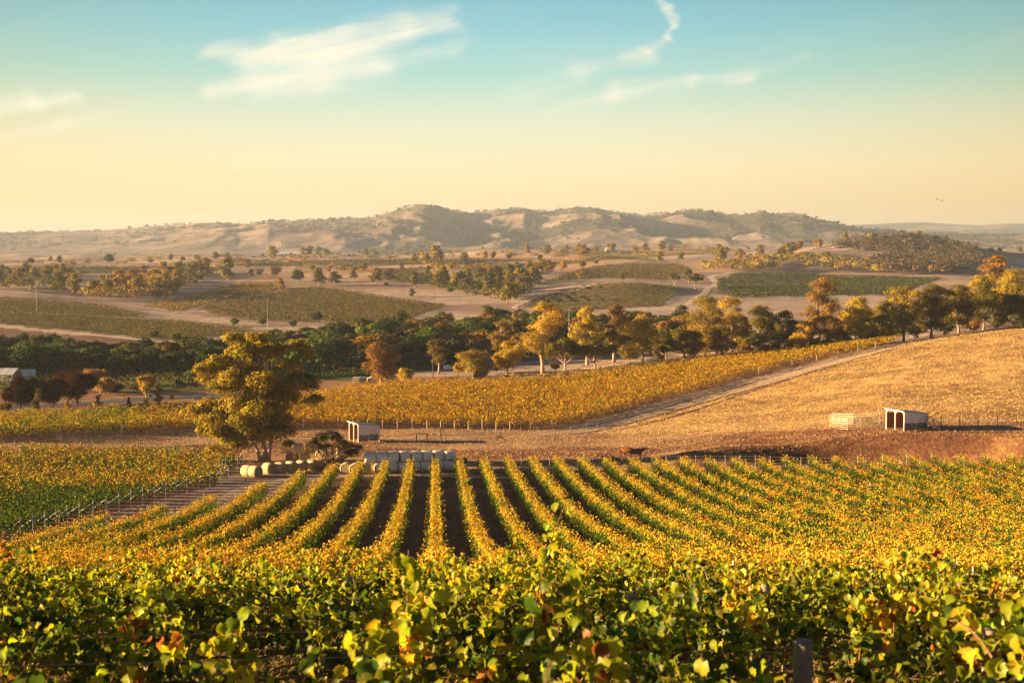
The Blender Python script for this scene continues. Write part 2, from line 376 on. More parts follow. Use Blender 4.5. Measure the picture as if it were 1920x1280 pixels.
def atY(px, Y):
    x = (px - CX) / F * Y; return np.array([x, Y, float(H(x, Y))])
def zpix(px, py, Y):
    d = ray(px, py); return d[2] / d[1] * Y
def inpoly(x, y, poly):
    x = np.asarray(x); y = np.asarray(y); ins = np.zeros(x.shape, bool); n = len(poly)
    for i in range(n):
        x1, y1 = poly[i][:2]; x2, y2 = poly[(i + 1) % n][:2]
        if y1 == y2: continue
        c = ((y1 > y) != (y2 > y)) & (x < (x2 - x1) * (y - y1) / (y2 - y1) + x1)
        ins ^= c
    return ins
def wpoly(pts, sub=5):
    out = []
    n = len(pts)
    for i in range(n):
        a, b = pts[i], pts[(i + 1) % n]
        for k in range(sub):
            t = k / sub; out.append(tuple(pix(a[0] + (b[0] - a[0]) * t, a[1] + (b[1] - a[1]) * t)[:2]))
    return out
def pad(poly, m):
    """fatten a pixel outline sideways so rows run past the frame"""
    return poly

C_GOLD = (0.62, 0.45, 0.19); C_PADD = (0.37, 0.23, 0.145); C_SOIL = (0.17, 0.105, 0.08); C_RED = (0.24, 0.12, 0.07)
C_DRY = (0.34, 0.265, 0.235); C_PALE = (0.52, 0.445, 0.39); C_OLIVE = (0.17, 0.15, 0.065); C_PLOUGH = (0.24, 0.155, 0.12)
C_GREENF = (0.16, 0.18, 0.06)
# fields, outlined on the photograph and laid on the terrain: name -> outline
POLY = {
    'main': None, 'left': None,
    'brown_field': [(-200, 603), (0, 613), (130, 626), (290, 641), (260, 648), (180, 655), (60, 662), (-200, 668)],
    'olive_a': [(-200, 586), (0, 586), (120, 589), (250, 598), (400, 612), (476, 619), (440, 630), (290, 638), (160, 622), (0, 608), (-200, 600)],
    'olive_b': [(-200, 560), (0, 562), (100, 566), (170, 572), (240, 584), (290, 594), (150, 589), (0, 583), (-200, 580)],
    'pale_strip': [(170, 573), (300, 583), (460, 600), (488, 607), (430, 609), (300, 598), (240, 586)],
    'vine_c': [(376, 578), (430, 564), (520, 548), (590, 540), (660, 549), (740, 562), (835, 575), (800, 586), (760, 602), (640, 606), (480, 601), (400, 590)],
    'vine_c2': [(275, 574), (340, 561), (400, 546), (470, 531), (522, 531), (515, 545), (450, 556), (366, 578), (320, 583)],
    'vine_d': [(980, 577), (1000, 562), (1060, 546), (1120, 534), (1200, 532), (1276, 540), (1262, 556), (1240, 574), (1150, 578), (1060, 582)],
    'vine_e': [(1010, 533), (1060, 516), (1110, 502), (1180, 494), (1280, 498), (1296, 506), (1270, 516), (1240, 526), (1160, 521), (1080, 524)],
    'vine_f': [(1345, 526), (1380, 515), (1480, 513), (1540, 517), (1700, 521), (1765, 523), (1725, 537), (1690, 552), (1500, 556), (1380, 558), (1345, 549)],
    'vine_g': [(868, 506), (940, 497), (1000, 495), (1040, 504), (1000, 514), (880, 519)],
    'vine_h': [(690, 521), (715, 506), (800, 501), (770, 512), (800, 522), (760, 530)],
    'vine_i': [(575, 713), (585, 690), (690, 682), (820, 676), (900, 672), (850, 690), (760, 697), (640, 712)],
    'vine_j': [(-200, 703), (0, 702), (60, 702), (130, 706), (100, 738), (0, 740), (-200, 745)],
    'vine_k': [(175, 722), (260, 708), (400, 700), (460, 700), (440, 726), (300, 735), (190, 736)],
    'band_l': [(430, 497), (560, 490), (800, 485), (1000, 489), (800, 497), (560, 500)],
    'band_m': [(0, 506), (130, 501), (300, 500), (260, 509), (120, 516), (0, 517)],
    'band_n': [(1020, 492), (1140, 481), (1350, 470), (1345, 475), (1150, 487), (1040, 497)],
    'red_earth': [(1290, 835), (1380, 812), (1520, 796), (1700, 803), (1920, 806), (2150, 805), (2150, 885), (1900, 880), (1700, 872), (1400, 872), (1250, 880)],
    'gold_hill': [(1120, 812), (1220, 775), (1340, 730), (1480, 690), (1600, 657), (1700, 640), (1920, 613), (2300, 560), (2300, 790), (1920, 790), (1700, 790), (1500, 805), (1300, 812)],
    'pale_gap': [(960, 706), (1040, 694), (1170, 672), (1260, 640), (1340, 650), (1380, 668), (1180, 690), (1040, 712)],
    'red_patch': [(560, 812), (700, 838), (900, 842), (1100, 838), (1300, 836), (1200, 858), (900, 862), (700, 850), (500, 850), (300, 838), (330, 828), (480, 834)],
}
WP = {k: wpoly(v) for k, v in POLY.items() if v}

def build_ground():
    Ys = np.concatenate([np.linspace(-18, 12, 40)[:-1], np.geomspace(12, 2600, 640)])
    U = np.concatenate([-np.geomspace(4.0, 0.46, 40), np.linspace(-0.45, 0.45, 820), np.geomspace(0.46, 4.0, 40)])
    Yg, Ug = np.meshgrid(Ys, U, indexing='ij'); Xg = Ug * (np.maximum(Yg, -6) + 14.0)
    x = Xg.ravel(); y = Yg.ravel(); z = H(x, y)
    V = np.stack([x, y, z], 1)
    nr, nc = Yg.shape; idx = np.arange(nr * nc).reshape(nr, nc)
    Fq = np.stack([idx[:-1, :-1], idx[:-1, 1:], idx[1:, 1:], idx[1:, :-1]], -1).reshape(-1, 4)
    c = np.empty((len(x), 3)); c[:] = C_DRY
    jx = x + (fbm(x / 9, y / 9, 3, 31) - .5) * 3 * np.clip(y / 200, 0.3, 3); jy = y + (fbm(x / 9 + 50, y / 9, 3, 32) - .5) * 5 * np.clip(y / 200, 0.3, 3)
    c[y < 60] = (0.17, 0.12, 0.075)
    pal = sstep(fbm(x / 80, y / 50, 4, 41), 0.42, 0.62)[:, None]
    far = y > 330
    c[far] = (np.array(C_DRY) * (1 - pal) + np.array(C_PALE) * pal)[far]
    mid = (y > 165) & (y < 245); c[mid] = C_PADD
    g = sstep(fbm(x / 14, y / 7, 4, 43), 0.40, 0.58)[:, None]
    c[mid] = (np.array(C_PADD) * (1 - g) + np.array((.55, .38, .22)) * g * 0.85)[mid]
    c[(y >= 245) & (y <= 330)] = C_PADD
    warm = sstep(fbm(x / 150 + 9, y / 100, 3, 44), 0.45, 0.6)[:, None] * sstep(y, 700, 1100)[:, None]
    c = c * (1 - warm * 0.5) + np.array((0.58, 0.38, 0.2)) * warm * 0.5
    fills = [('red_earth', (0.36, 0.12, 0.05)), ('red_patch', (0.25, 0.13, 0.085)), ('gold_hill', C_GOLD), ('brown_field', C_PLOUGH), ('olive_a', C_OLIVE), ('olive_b', C_OLIVE), ('pale_strip', C_PALE),
             ('vine_c', (0.20, 0.15, 0.075)), ('vine_c2', (0.24, 0.18, 0.08)), ('vine_d', (0.26, 0.19, 0.12)), ('vine_e', (0.22, 0.18, 0.07)), ('vine_f', (0.18, 0.17, 0.09)),
             ('vine_g', (0.24, 0.19, 0.11)), ('vine_h', (0.26, 0.20, 0.12)), ('vine_i', C_GREENF), ('vine_j', C_GREENF), ('vine_k', C_GREENF),
             ('band_l', (0.19, 0.17, 0.08)), ('band_m', (0.17, 0.16, 0.08)), ('band_n', (0.24, 0.19, 0.07)), ('pale_gap', (0.62, 0.48, 0.33)), ('main', C_SOIL), ('left', C_SOIL), ('gold_v', (0.36, 0.23, 0.14))]
    for k, cc in fills:
        crisp = k in ('main', 'left', 'gold_v', 'vine_d', 'vine_c')
        m = inpoly(x if crisp else jx, y if crisp else jy, WP[k])
        c[m] = cc
    m = inpoly(jx, jy, WP['red_earth']); g2 = sstep(fbm(x / 6, y / 4, 4, 47), 0.5, 0.7)[:, None]
    c[m] = (np.array(C_RED) * (1 - g2) + np.array((0.42, 0.25, 0.11)) * g2)[m]
    m = inpoly(x, y, WP['gold_hill']); g2 = sstep(fbm(x / 2.2, y / 1.4, 4, 48), 0.46, 0.70)[:, None]
    c[m] = (np.array(C_GOLD) * (1 - g2 * .75) + np.array((0.36, 0.21, 0.12)) * g2 * .75)[m]
    # wear on the hill: stock pads along the slope and thin patches
    m = inpoly(x, y, WP['gold_hill']); q = sstep(fbm(x / 22, y / 9, 4, 51), .44, .66); pads = (1 - sstep(np.abs(((y + .28 * x + 3.0 * fbm(x / 18, y / 18, 2, 52)) / 6.5) % 1.0 - .5), .03, .09)) * sstep(fbm(x / 12, y / 12, 2, 53), .4, .55)
    c[m] = (c * (1 - .30 * q[:, None]) * (1 - .35 * pads[:, None]) * np.array((1, .97, .95)))[m]
    me = np_mesh('ground', V, Fq, [M_GROUND], c, smooth=True)
    tag(link('ground', me), kind='structure')

# blocks of vines whose rows are built one by one (world outlines)
VPX = (815 - CX) / F             # rows of the main block run towards this direction
WP['main'] = [(-31, 50)] + [tuple(pix(*p)[:2]) for p in [(-60, 1080), (100, 1022), (200, 1003), (290, 986), (395, 963), (500, 932), (590, 905), (650, 893)]] + [(-2, 174), (15, 171), (30, 167), (48, 168), (66, 167), (80, 166), (74, 50)]
WP['left'] = [tuple(pix(*p)[:2]) for p in [(30, 1012), (130, 982), (240, 952), (340, 925), (425, 904), (405, 884), (455, 874), (440, 862), (380, 858), (200, 856), (-60, 852), (-200, 852), (-420, 1010), (-100, 1030)]]
WP['gold_v'] = [tuple(pix(*p)[:2]) for p in [(-180, 832), (0, 826), (200, 817), (400, 806), (600, 802), (800, 803), (960, 806), (1070, 801), (1155, 778), (1260, 749), (1380, 714), (1500, 684), (1600, 662), (1690, 646), (1640, 645), (1560, 652), (1400, 669), (1250, 688), (1100, 706), (900, 721), (700, 731), (560, 752), (400, 768), (200, 779), (60, 789), (-180, 798)]]

# ------------------------------------------------------------------ foliage builders
def unit(v): return v / np.maximum(np.linalg.norm(v, axis=-1, keepdims=True), 1e-9)
def leaf_quads(C, size, N=None, fold=0.25, aspect=0.8, r=rng):
    """rhombic folded leaves; returns V (4n,3), F (n,4)"""
    n = len(C); N = unit(r.normal(size=(n, 3))) if N is None else unit(N)
    a = unit(np.cross(N, unit(r.normal(size=(n, 3))))); b = np.cross(N, a)
    s = (np.broadcast_to(size, (n,)) * (0.7 + 0.6 * r.random(n)))[:, None]
    V = np.stack([C - a * s * .55, C + b * s * .5 * aspect + N * s * fold * .5, C + a * s * .55, C - b * s * .5 * aspect + N * s * fold * .5], 1).reshape(-1, 3)
    return V, np.arange(4 * n).reshape(n, 4)
GL = np.array([(0, -.30), (.22, -.48), (.44, -.26), (.54, .02), (.42, .12), (.40, .34), (.20, .38), (0, .56), (-.20, .38), (-.40, .34), (-.42, .12), (-.54, .02), (-.44, -.26), (-.22, -.48)])
def grape_leaves(C, size, N, up, r=rng):
    n = len(C); N = unit(N); b = -unit(up - N * (up * N).sum(1, keepdims=True)); a = np.cross(b, N)
    P = np.vstack([[(0, -.05)], GL]); k = len(P)
    s = (size * (0.65 + 0.6 * r.random(n)))[:, None, None]
    curl = (0.15 + 0.85 * r.random(n))[:, None]; droop = (r.random(n) * 1.0 - 0.1)[:, None]
    z = curl * np.abs(P[None, :, 0]) - droop * (P[None, :, 1] ** 2) + 0.05 * r.normal(size=(n, k))
    V = C[:, None, :] + s * (a[:, None, :] * P[None, :, :1] + b[:, None, :] * P[None, :, 1:] + N[:, None, :] * z[:, :, None])
    m = k - 1; T = np.array([(0, 1 + i, 1 + (i + 1) % m) for i in range(m)])
    Fc = (np.arange(n) * k)[:, None, None] + T[None]
    return V.reshape(-1, 3), Fc.reshape(-1, 3), k
GREEN = np.array((0.085, 0.14, 0.018)); LIME = np.array((0.34, 0.36, 0.03)); YEL = np.array((0.52, 0.35, 0.03)); ORA = np.array((0.40, 0.20, 0.035)); RUST = np.array((0.32, 0.10, 0.03)); DGREEN = np.array((0.05, 0.085, 0.015))
def pal_mix(w, cols, r=rng, jit=0.25, u=None):
    """w (n,k) weights -> one colour per leaf; u carries the colour of neighbouring leaves"""
    w = w / w.sum(1, keepdims=True); cs = np.cumsum(w, 1); u = (r.random(len(w)) if u is None else np.clip(u, 0, .999))[:, None]
    i = (u > cs).sum(1).clip(0, len(cols) - 1)
    c = np.array(cols)[i]; return c * (1 - jit + 2 * jit * r.random((len(w), 1))) * (1 + 0.08 * r.normal(size=(len(w), 3)))

def clip_rows(poly, origin, d, spacing, inset=0.0):
    """lines parallel to d through poly; returns list of (p0,p1)"""
    d = np.array(d, float); d /= np.linalg.norm(d); nrm = np.array([d[1], -d[0]])
    P = np.array([p[:2] for p in poly]); o = np.array(origin, float); q = (P - o) @ nrm
    out = []
    for k in range(int(math.ceil(q.min() / spacing)), int(math.floor(q.max() / spacing)) + 1):
        s = k * spacing; ts = []
        for i in range(len(P)):
            a, b = q[i] - s, q[(i + 1) % len(P)] - s
            if (a > 0) != (b > 0):
                t = a / (a - b); X = P[i] + (P[(i + 1) % len(P)] - P[i]) * t; ts.append((X - o) @ d)
        ts.sort()
        for a, b in zip(ts[::2], ts[1::2]):
            if b - a > 6 + 2 * inset:
                out.append((k, o + nrm * s + d * (a + inset), o + nrm * s + d * (b - inset)))
    return out

def vine_row(p0, p1, dens, size, colw, seed, hw=0.45, h0=0.55, h1=1.75, gap=0.25, wood=True, parent=None, shoots=0.12):
    """leaf cloud along a trellis; colw(x, y, h, n) -> weights over GREEN LIME YEL ORA RUST"""
    r = np.random.default_rng(seed)
    p0 = np.array(p0); p1 = np.array(p1); L = np.linalg.norm(p1 - p0); d = (p1 - p0) / L; nr = np.array([d[1], -d[0]])
    n = int(L * dens); t = r.random(n) * L
    hh = (vnoise(t / 1.3, t * 0 + seed, 3) * 0.6 + vnoise(t / 0.5, t * 0 + seed, 4) * 0.4)
    ds = vnoise(t / 1.1 + 31, t * 0 + seed, 6) * .6 + vnoise(t / 4.0 + 7, t * 0 + seed, 8) * .4
    keep = r.random(n) < 0.35 + (1.2 + gap) * sstep(ds, gap * 0.6, gap + 0.35); t = t[keep]; hh = hh[keep]; n = len(t)
    top = h1 - 0.38 + 0.62 * hh; ang = r.random(n) * 2 * math.pi; rad = 1 - 0.45 * r.random(n) ** 1.6
    cz = (h0 + top) / 2; rz = (top - h0) / 2
    lat = np.cos(ang) * hw * rad * (0.75 + 0.5 * vnoise(t / 0.9, np.sign(np.cos(ang)) + seed, 11)); h = cz + np.sin(ang) * rz * rad
    sh = r.random(n) < shoots; h = np.where(sh, top + 0.38 * r.random(n) ** 1.5, h); lat = np.where(sh, lat * 0.9, lat)
    # canes hanging out to the side
    sd_ = r.random(n) < shoots * 0.7; lat = np.where(sd_, np.sign(lat) * (hw + 0.35 * r.random(n)), lat)
    x = p0[0] + d[0] * t + nr[0] * lat; y = p0[1] + d[1] * t + nr[1] * lat; z = H(x, y) + h
    C = np.stack([x, y, z], 1)
    N = r.normal(size=(n, 3)) * 0.5; N[:, :2] += nr * np.cos(ang)[:, None] * 1.1; N[:, 2] += np.sin(ang) * .8 + .15
    V, Fc = leaf_quads(C, size, N, 0.3, 0.95, r)
    u = .5 + 1.25 * (fbm(t / .9 + seed, h * 1.1 + np.sign(lat) * 3 + seed, 2, 13) - .5) + .42 * (r.random(n) - .5)
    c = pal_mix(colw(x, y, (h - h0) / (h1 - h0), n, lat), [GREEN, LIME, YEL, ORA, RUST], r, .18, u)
    col = np.repeat(c, 4, 0)
    root = empty('vine_row', (p0[0], p0[1], float(H(p0[0], p0[1]))), 0)
    off = np.array(root.location)
    link('canopy', np_mesh('canopy', V - off, Fc, [M_LEAF_V], col), root)
    if wood:
        b = MB(); s = 1.0 + r.random()
        while s < L - 0.5:
            x, y = p0 + d * s; z = float(H(x, y)); j = r.normal(size=2) * 0.05
            b.tube([(x - off[0], y - off[1], z - 0.1 - off[2]), (x + j[0] - off[0], y + j[1] - off[1], z + 0.5 - off[2]), (x + j[0] * 2 - off[0], y - off[1], z + 1.05 - off[2])], [0.05, 0.035, 0.03], 4, False)
            s += 1.9
        a = np.append(p0, H(*p0) + 1.0) - off
        ks = np.linspace(0, L, max(2, int(L / 6)))
        b.tube([(p0[0] + d[0] * k - off[0], p0[1] + d[1] * k - off[1], float(H(*(p0 + d * k))) + 0.95 - off[2]) for k in ks], 0.018, 3, False)
        b.build('trellis', M_CANE, root)
    return root
def post_mesh(h, r, mat, name='post', seg=6):
    b = MB(); b.tube([(0, 0, -0.3), (0, 0, h)], [r, r * 0.93], seg); return b.mesh(name, mat)
PM_STEEL = post_mesh(1.75, 0.035, M_STEELP); PM_WOOD = post_mesh(1.6, 0.06, M_POST); PM_PALE = post_mesh(1.5, 0.075, plain('pale_end_post', (0.55, 0.46, 0.36), .9, .2, 8)); PM_WHITE = post_mesh(1.8, 0.04, M_WHITEP); PM_BLUE = post_mesh(1.8, 0.036, M_STEELP)
def add_post(root, me, x, y, name='post'):
    o = link(name, me, root); o.location = (x - root.location.x, y - root.location.y, float(H(x, y)) - root.location.z); return o

ORD = ['first', 'second', 'third', 'fourth', 'fifth', 'sixth', 'seventh', 'eighth', 'ninth', 'tenth', 'eleventh', 'twelfth', 'thirteenth', 'fourteenth', 'fifteenth', 'sixteenth', 'seventeenth', 'eighteenth', 'nineteenth', 'twentieth']
def ordn(k):
    if k < 20: return ORD[k]
    t = ['twenty', 'thirty', 'forty', 'fifty', 'sixty', 'seventy', 'eighty'][(k + 1) // 10 - 2]; u = (k + 1) % 10
    if u == 0: return {'twenty': 'twentieth', 'thirty': 'thirtieth', 'forty': 'fortieth', 'fifty': 'fiftieth', 'sixty': 'sixtieth', 'seventy': 'seventieth', 'eighty': 'eightieth'}[t]
    return t + '-' + ORD[u - 1]

def main_block():
    rows = clip_rows(WP['main'], (0, 0), (VPX, 1), 2.95)
    r = random.Random(3); mid = None
    for k, a, b in rows:
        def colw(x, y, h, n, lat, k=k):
            p = fbm(x / 7 + 3, y / 9, 3, 60); g = sstep(h, 0.6, 0.98); q = sstep(p, 0.35, 0.65)  # g puts the sunlit top band and shaded lower sides into leaf colour
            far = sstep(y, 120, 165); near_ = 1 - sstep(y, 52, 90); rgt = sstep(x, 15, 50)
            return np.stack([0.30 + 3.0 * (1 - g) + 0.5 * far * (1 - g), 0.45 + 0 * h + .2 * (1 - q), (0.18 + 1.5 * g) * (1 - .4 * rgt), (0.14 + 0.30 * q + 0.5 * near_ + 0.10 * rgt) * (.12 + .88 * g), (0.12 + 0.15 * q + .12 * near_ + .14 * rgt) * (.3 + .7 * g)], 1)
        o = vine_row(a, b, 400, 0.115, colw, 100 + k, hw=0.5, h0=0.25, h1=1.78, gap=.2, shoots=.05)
        add_post(o, PM_STEEL, *b)
        L = np.linalg.norm(b - a); s = r.uniform(3, 9)
        while s < L:
            q = a + (b - a) * s / L; add_post(o, PM_STEEL if r.random() < 0.75 else PM_WHITE, q[0] + r.uniform(-.1, .1), q[1]); s += r.uniform(22, 48)
        if k == 0: where = 'vine row running straight away toward the white wrapped bales'
        elif k < 0: where = '%s vine row left of the row running straight toward the bales' % ordn(-k - 1)
        else: where = '%s vine row right of the row running straight toward the bales' % ordn(k - 1)
        tag(o, 'yellowing ' + where, 'vine row', 'vine rows of the striped main vineyard')

def left_block():
    c = WP['left'][0]; e = WP['left'][4]
    rows = clip_rows(WP['left'], WP['left'][2], (-1, 0.13), 2.9)
    rows = sorted(rows, key=lambda t: t[1][1])
    for i, (k, a, b) in enumerate(rows):
        if a[0] < b[0]: a, b = b, a
        if b[0] < -95: b = a + (b - a) * ((a[0] + 95) / (a[0] - b[0]))
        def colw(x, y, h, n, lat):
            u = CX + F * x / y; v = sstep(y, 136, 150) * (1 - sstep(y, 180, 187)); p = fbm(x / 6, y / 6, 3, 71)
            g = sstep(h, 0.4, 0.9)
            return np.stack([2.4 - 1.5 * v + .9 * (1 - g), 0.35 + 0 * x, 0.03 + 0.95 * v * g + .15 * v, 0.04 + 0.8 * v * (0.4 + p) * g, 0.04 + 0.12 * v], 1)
        o = vine_row(a, b, 110, 0.17, colw, 300 + i, hw=0.62, h0=0.4, h1=1.65, wood=False)
        add_post(o, PM_BLUE, a[0] + 0.3, a[1])
        d = (b - a) / np.linalg.norm(b - a)
        w = MB(); p = a + d * 1.6; q = a + np.array([0.3, 0])
        w.tube([(q[0] - o.location.x, q[1] - o.location.y, float(H(*q)) + 1.5 - o.location.z), (p[0] - o.location.x, p[1] - o.location.y, float(H(*p)) + 0.15 - o.location.z)], 0.03, 4)
        w.build('brace', M_STEELP, o)
        tag(o, 'vine row with blue-grey end post, %s from the front in the left vineyard' % ordn(i), 'vine row', 'vine rows of the left vineyard beside the dirt track')

def gold_block():
    rows = clip_rows(WP['gold_v'], tuple(pix(700, 802)[:2]), (0.72, 1), 2.0)
    rows = sorted(rows, key=lambda t: t[1][0])
    for i, (k, a, b) in enumerate(rows):
        if a[1] > b[1]: a, b = b, a
        def colw(x, y, h, n, lat):
            u = CX + F * x / y; lf = 1 - sstep(u, 130, 480); p = fbm(x / 9, y / 9, 3, 81); tp = sstep(u, 1350, 1600) * 0.5
            return np.stack([0.10 + 1.1 * lf * (1.3 - p) + .15 * tp, 0.28 + 0.55 * lf + 0.9 * tp, 1.7 - 1.35 * lf, 0.35 + 0.5 * p - .1 * lf, 0.06 + .1 * lf], 1)
        o = vine_row(a, b, 42, 0.25, colw, 500 + i, hw=0.62, h0=0.7, h1=1.85, gap=0.5, shoots=0.25)
        add_post(o, PM_PALE if i % 5 else PM_WHITE, a[0], a[1] - 0.5)
        tag(o, 'golden vine row, %s from the left in the long vineyard behind the big gum' % ordn(i), 'vine row', 'rows of the golden vineyard behind the big gum')

def far_field(name, label, poly, d, spacing, cols, hw=0.5, h=1.6, rows=False, group=None, dens=7, size=0.5, cat='vine row'):
    """a distant vineyard: leafy ridges row by row, one object (or one per row)"""
    rs = clip_rows(poly, poly[0], d, spacing); dens *= 1.9; size *= .62
    Vs, Fs, Cs = [], [], []; n0 = 0; out = []
    r = np.random.default_rng(abs(hash(name)) % 1000 + 1 if False else len(name) * 37 + len(rs))
    for i, (k, a, b) in enumerate(rs):
        L = np.linalg.norm(b - a); n = int(L * dens); t = r.random(n) * L; dd = (b - a) / L; nr = np.array([dd[1], -dd[0]])
        keep = vnoise(t / 5, t * 0 + k, 5) + 0.6 > r.random(n); t = t[keep]; n = len(t)
        if n < 2: continue
        lat = r.normal(size=n) * hw * 0.6; x = a[0] + dd[0] * t + nr[0] * lat; y = a[1] + dd[1] * t + nr[1] * lat
        zz = H(x, y) + h * (0.35 + 0.6 * r.random(n)) * (0.8 + 0.4 * vnoise(t / 3, t * 0 + k, 2))
        C = np.stack([x, y, zz], 1); N = r.normal(size=(n, 3)) + np.array([0, -.3, .6])
        V, Fc = leaf_quads(C, size, N, 0.3, 0.9, r)
        p = fbm(x / 40, y / 40, 3, 90); w = np.stack([1.2 - p] + [0.5 + p * 0.8] * (len(cols) - 1), 1)
        c = np.repeat(pal_mix(w, cols, r, 0.3), 4, 0)
        if rows:
            base = np.array([a[0], a[1], float(H(*a))]); o = link('vine_row', np_mesh('vine_row', V - base, Fc, [M_LEAF_V], c)); o.location = base
            tag(o, label % ordn(i), cat, group)
        else: Vs.append(V); Fs.append(Fc + n0); Cs.append(c); n0 += len(V)
    if not rows and Vs:
        o = link(name, np_mesh(name, np.vstack(Vs), np.vstack(Fs), [M_LEAF_V], np.vstack(Cs)))
        tag(o, label, 'vineyard', None, 'stuff')
OLV = [np.array((0.08, 0.09, 0.03)), np.array((0.14, 0.125, 0.045)), np.array((0.19, 0.14, 0.05))]
OLG = [np.array((0.07, 0.09, 0.03)), np.array((0.10, 0.12, 0.035))]
OLY = [np.array((0.22, 0.18, 0.04)), np.array((0.42, 0.28, 0.05))]
def far_vineyards():
    f = far_field
    f('vineyard', 'olive green vineyard band above the ploughed brown field on the left', WP['olive_a'], (1, 0.9), 3.6, OLV, dens=5, size=0.6)
    f('vineyard', 'dull green vineyard under the wooded clump at the far left', WP['olive_b'], (1, 0.6), 4, OLV, dens=4, size=0.7)
    f('vineyard', 'broad olive vineyard on the slope left of the dark valley wood', WP['vine_c'], (1, 0.35), 4.2, OLV, dens=3.5, size=0.8)
    f('vineyard', 'yellow tinged vineyard strip beside the pale farm track', WP['vine_c2'], (1, 0.5), 4.2, OLV[1:] + OLY, dens=3.5, size=0.8)
    f('vineyard', '%s row from the left on the low domed vineyard in the middle distance', WP['vine_d'], (-0.42, 1), 6.4, OLV[:2], hw=.4, h=1.1, dens=9, size=0.7, rows=True, group='rows on the low domed vineyard')
    f('vineyard', 'bright olive vineyard on the rise behind the domed vineyard', WP['vine_e'], (1, 0.1), 5, OLV[1:], dens=3, size=1.0)
    f('vineyard', 'wide green vineyard below the wooded hill on the right', WP['vine_f'], (1, 0.1), 5, OLG + OLV[:1], dens=3, size=1.0)
    f('vineyard', 'striped vineyard beside the scrubby gully in the far middle', WP['vine_g'], (0.1, 1), 9, OLV[:2], dens=4, size=1.4)
    f('vineyard', 'small striped vineyard behind the scattered paddock gums', WP['vine_h'], (0.15, 1), 8, OLV[:2] + OLY[:1], dens=4, size=1.2)
    f('vineyard', 'green vineyard between the valley wood and the dark golden gum', WP['vine_i'], (1, 0.15), 3, OLG + OLV[1:2], dens=5, size=0.5)
    f('vineyard', 'green vineyard behind the dark red trees at the left edge', WP['vine_j'], (1, 0.1), 3, OLG, dens=6, size=0.45)
    f('vineyard', 'green vineyard just above the sealed road left of the big gum', WP['vine_k'], (1, 0.1), 3, OLG + OLY[:1], dens=6, size=0.45)
    f('vineyard', 'thin olive vineyard band across the far plain in the middle', WP['band_l'], (1, 0.02), 8, OLV, dens=1.5, size=1.4)
    f('vineyard', 'thin olive vineyard band across the far plain at the left', WP['band_m'], (1, 0.02), 8, OLV, dens=1.5, size=1.4)
    f('vineyard', 'yellow vineyard band climbing the far ridge on the right', WP['band_n'], (1, 0.02), 8, OLY, dens=1.5, size=1.4)

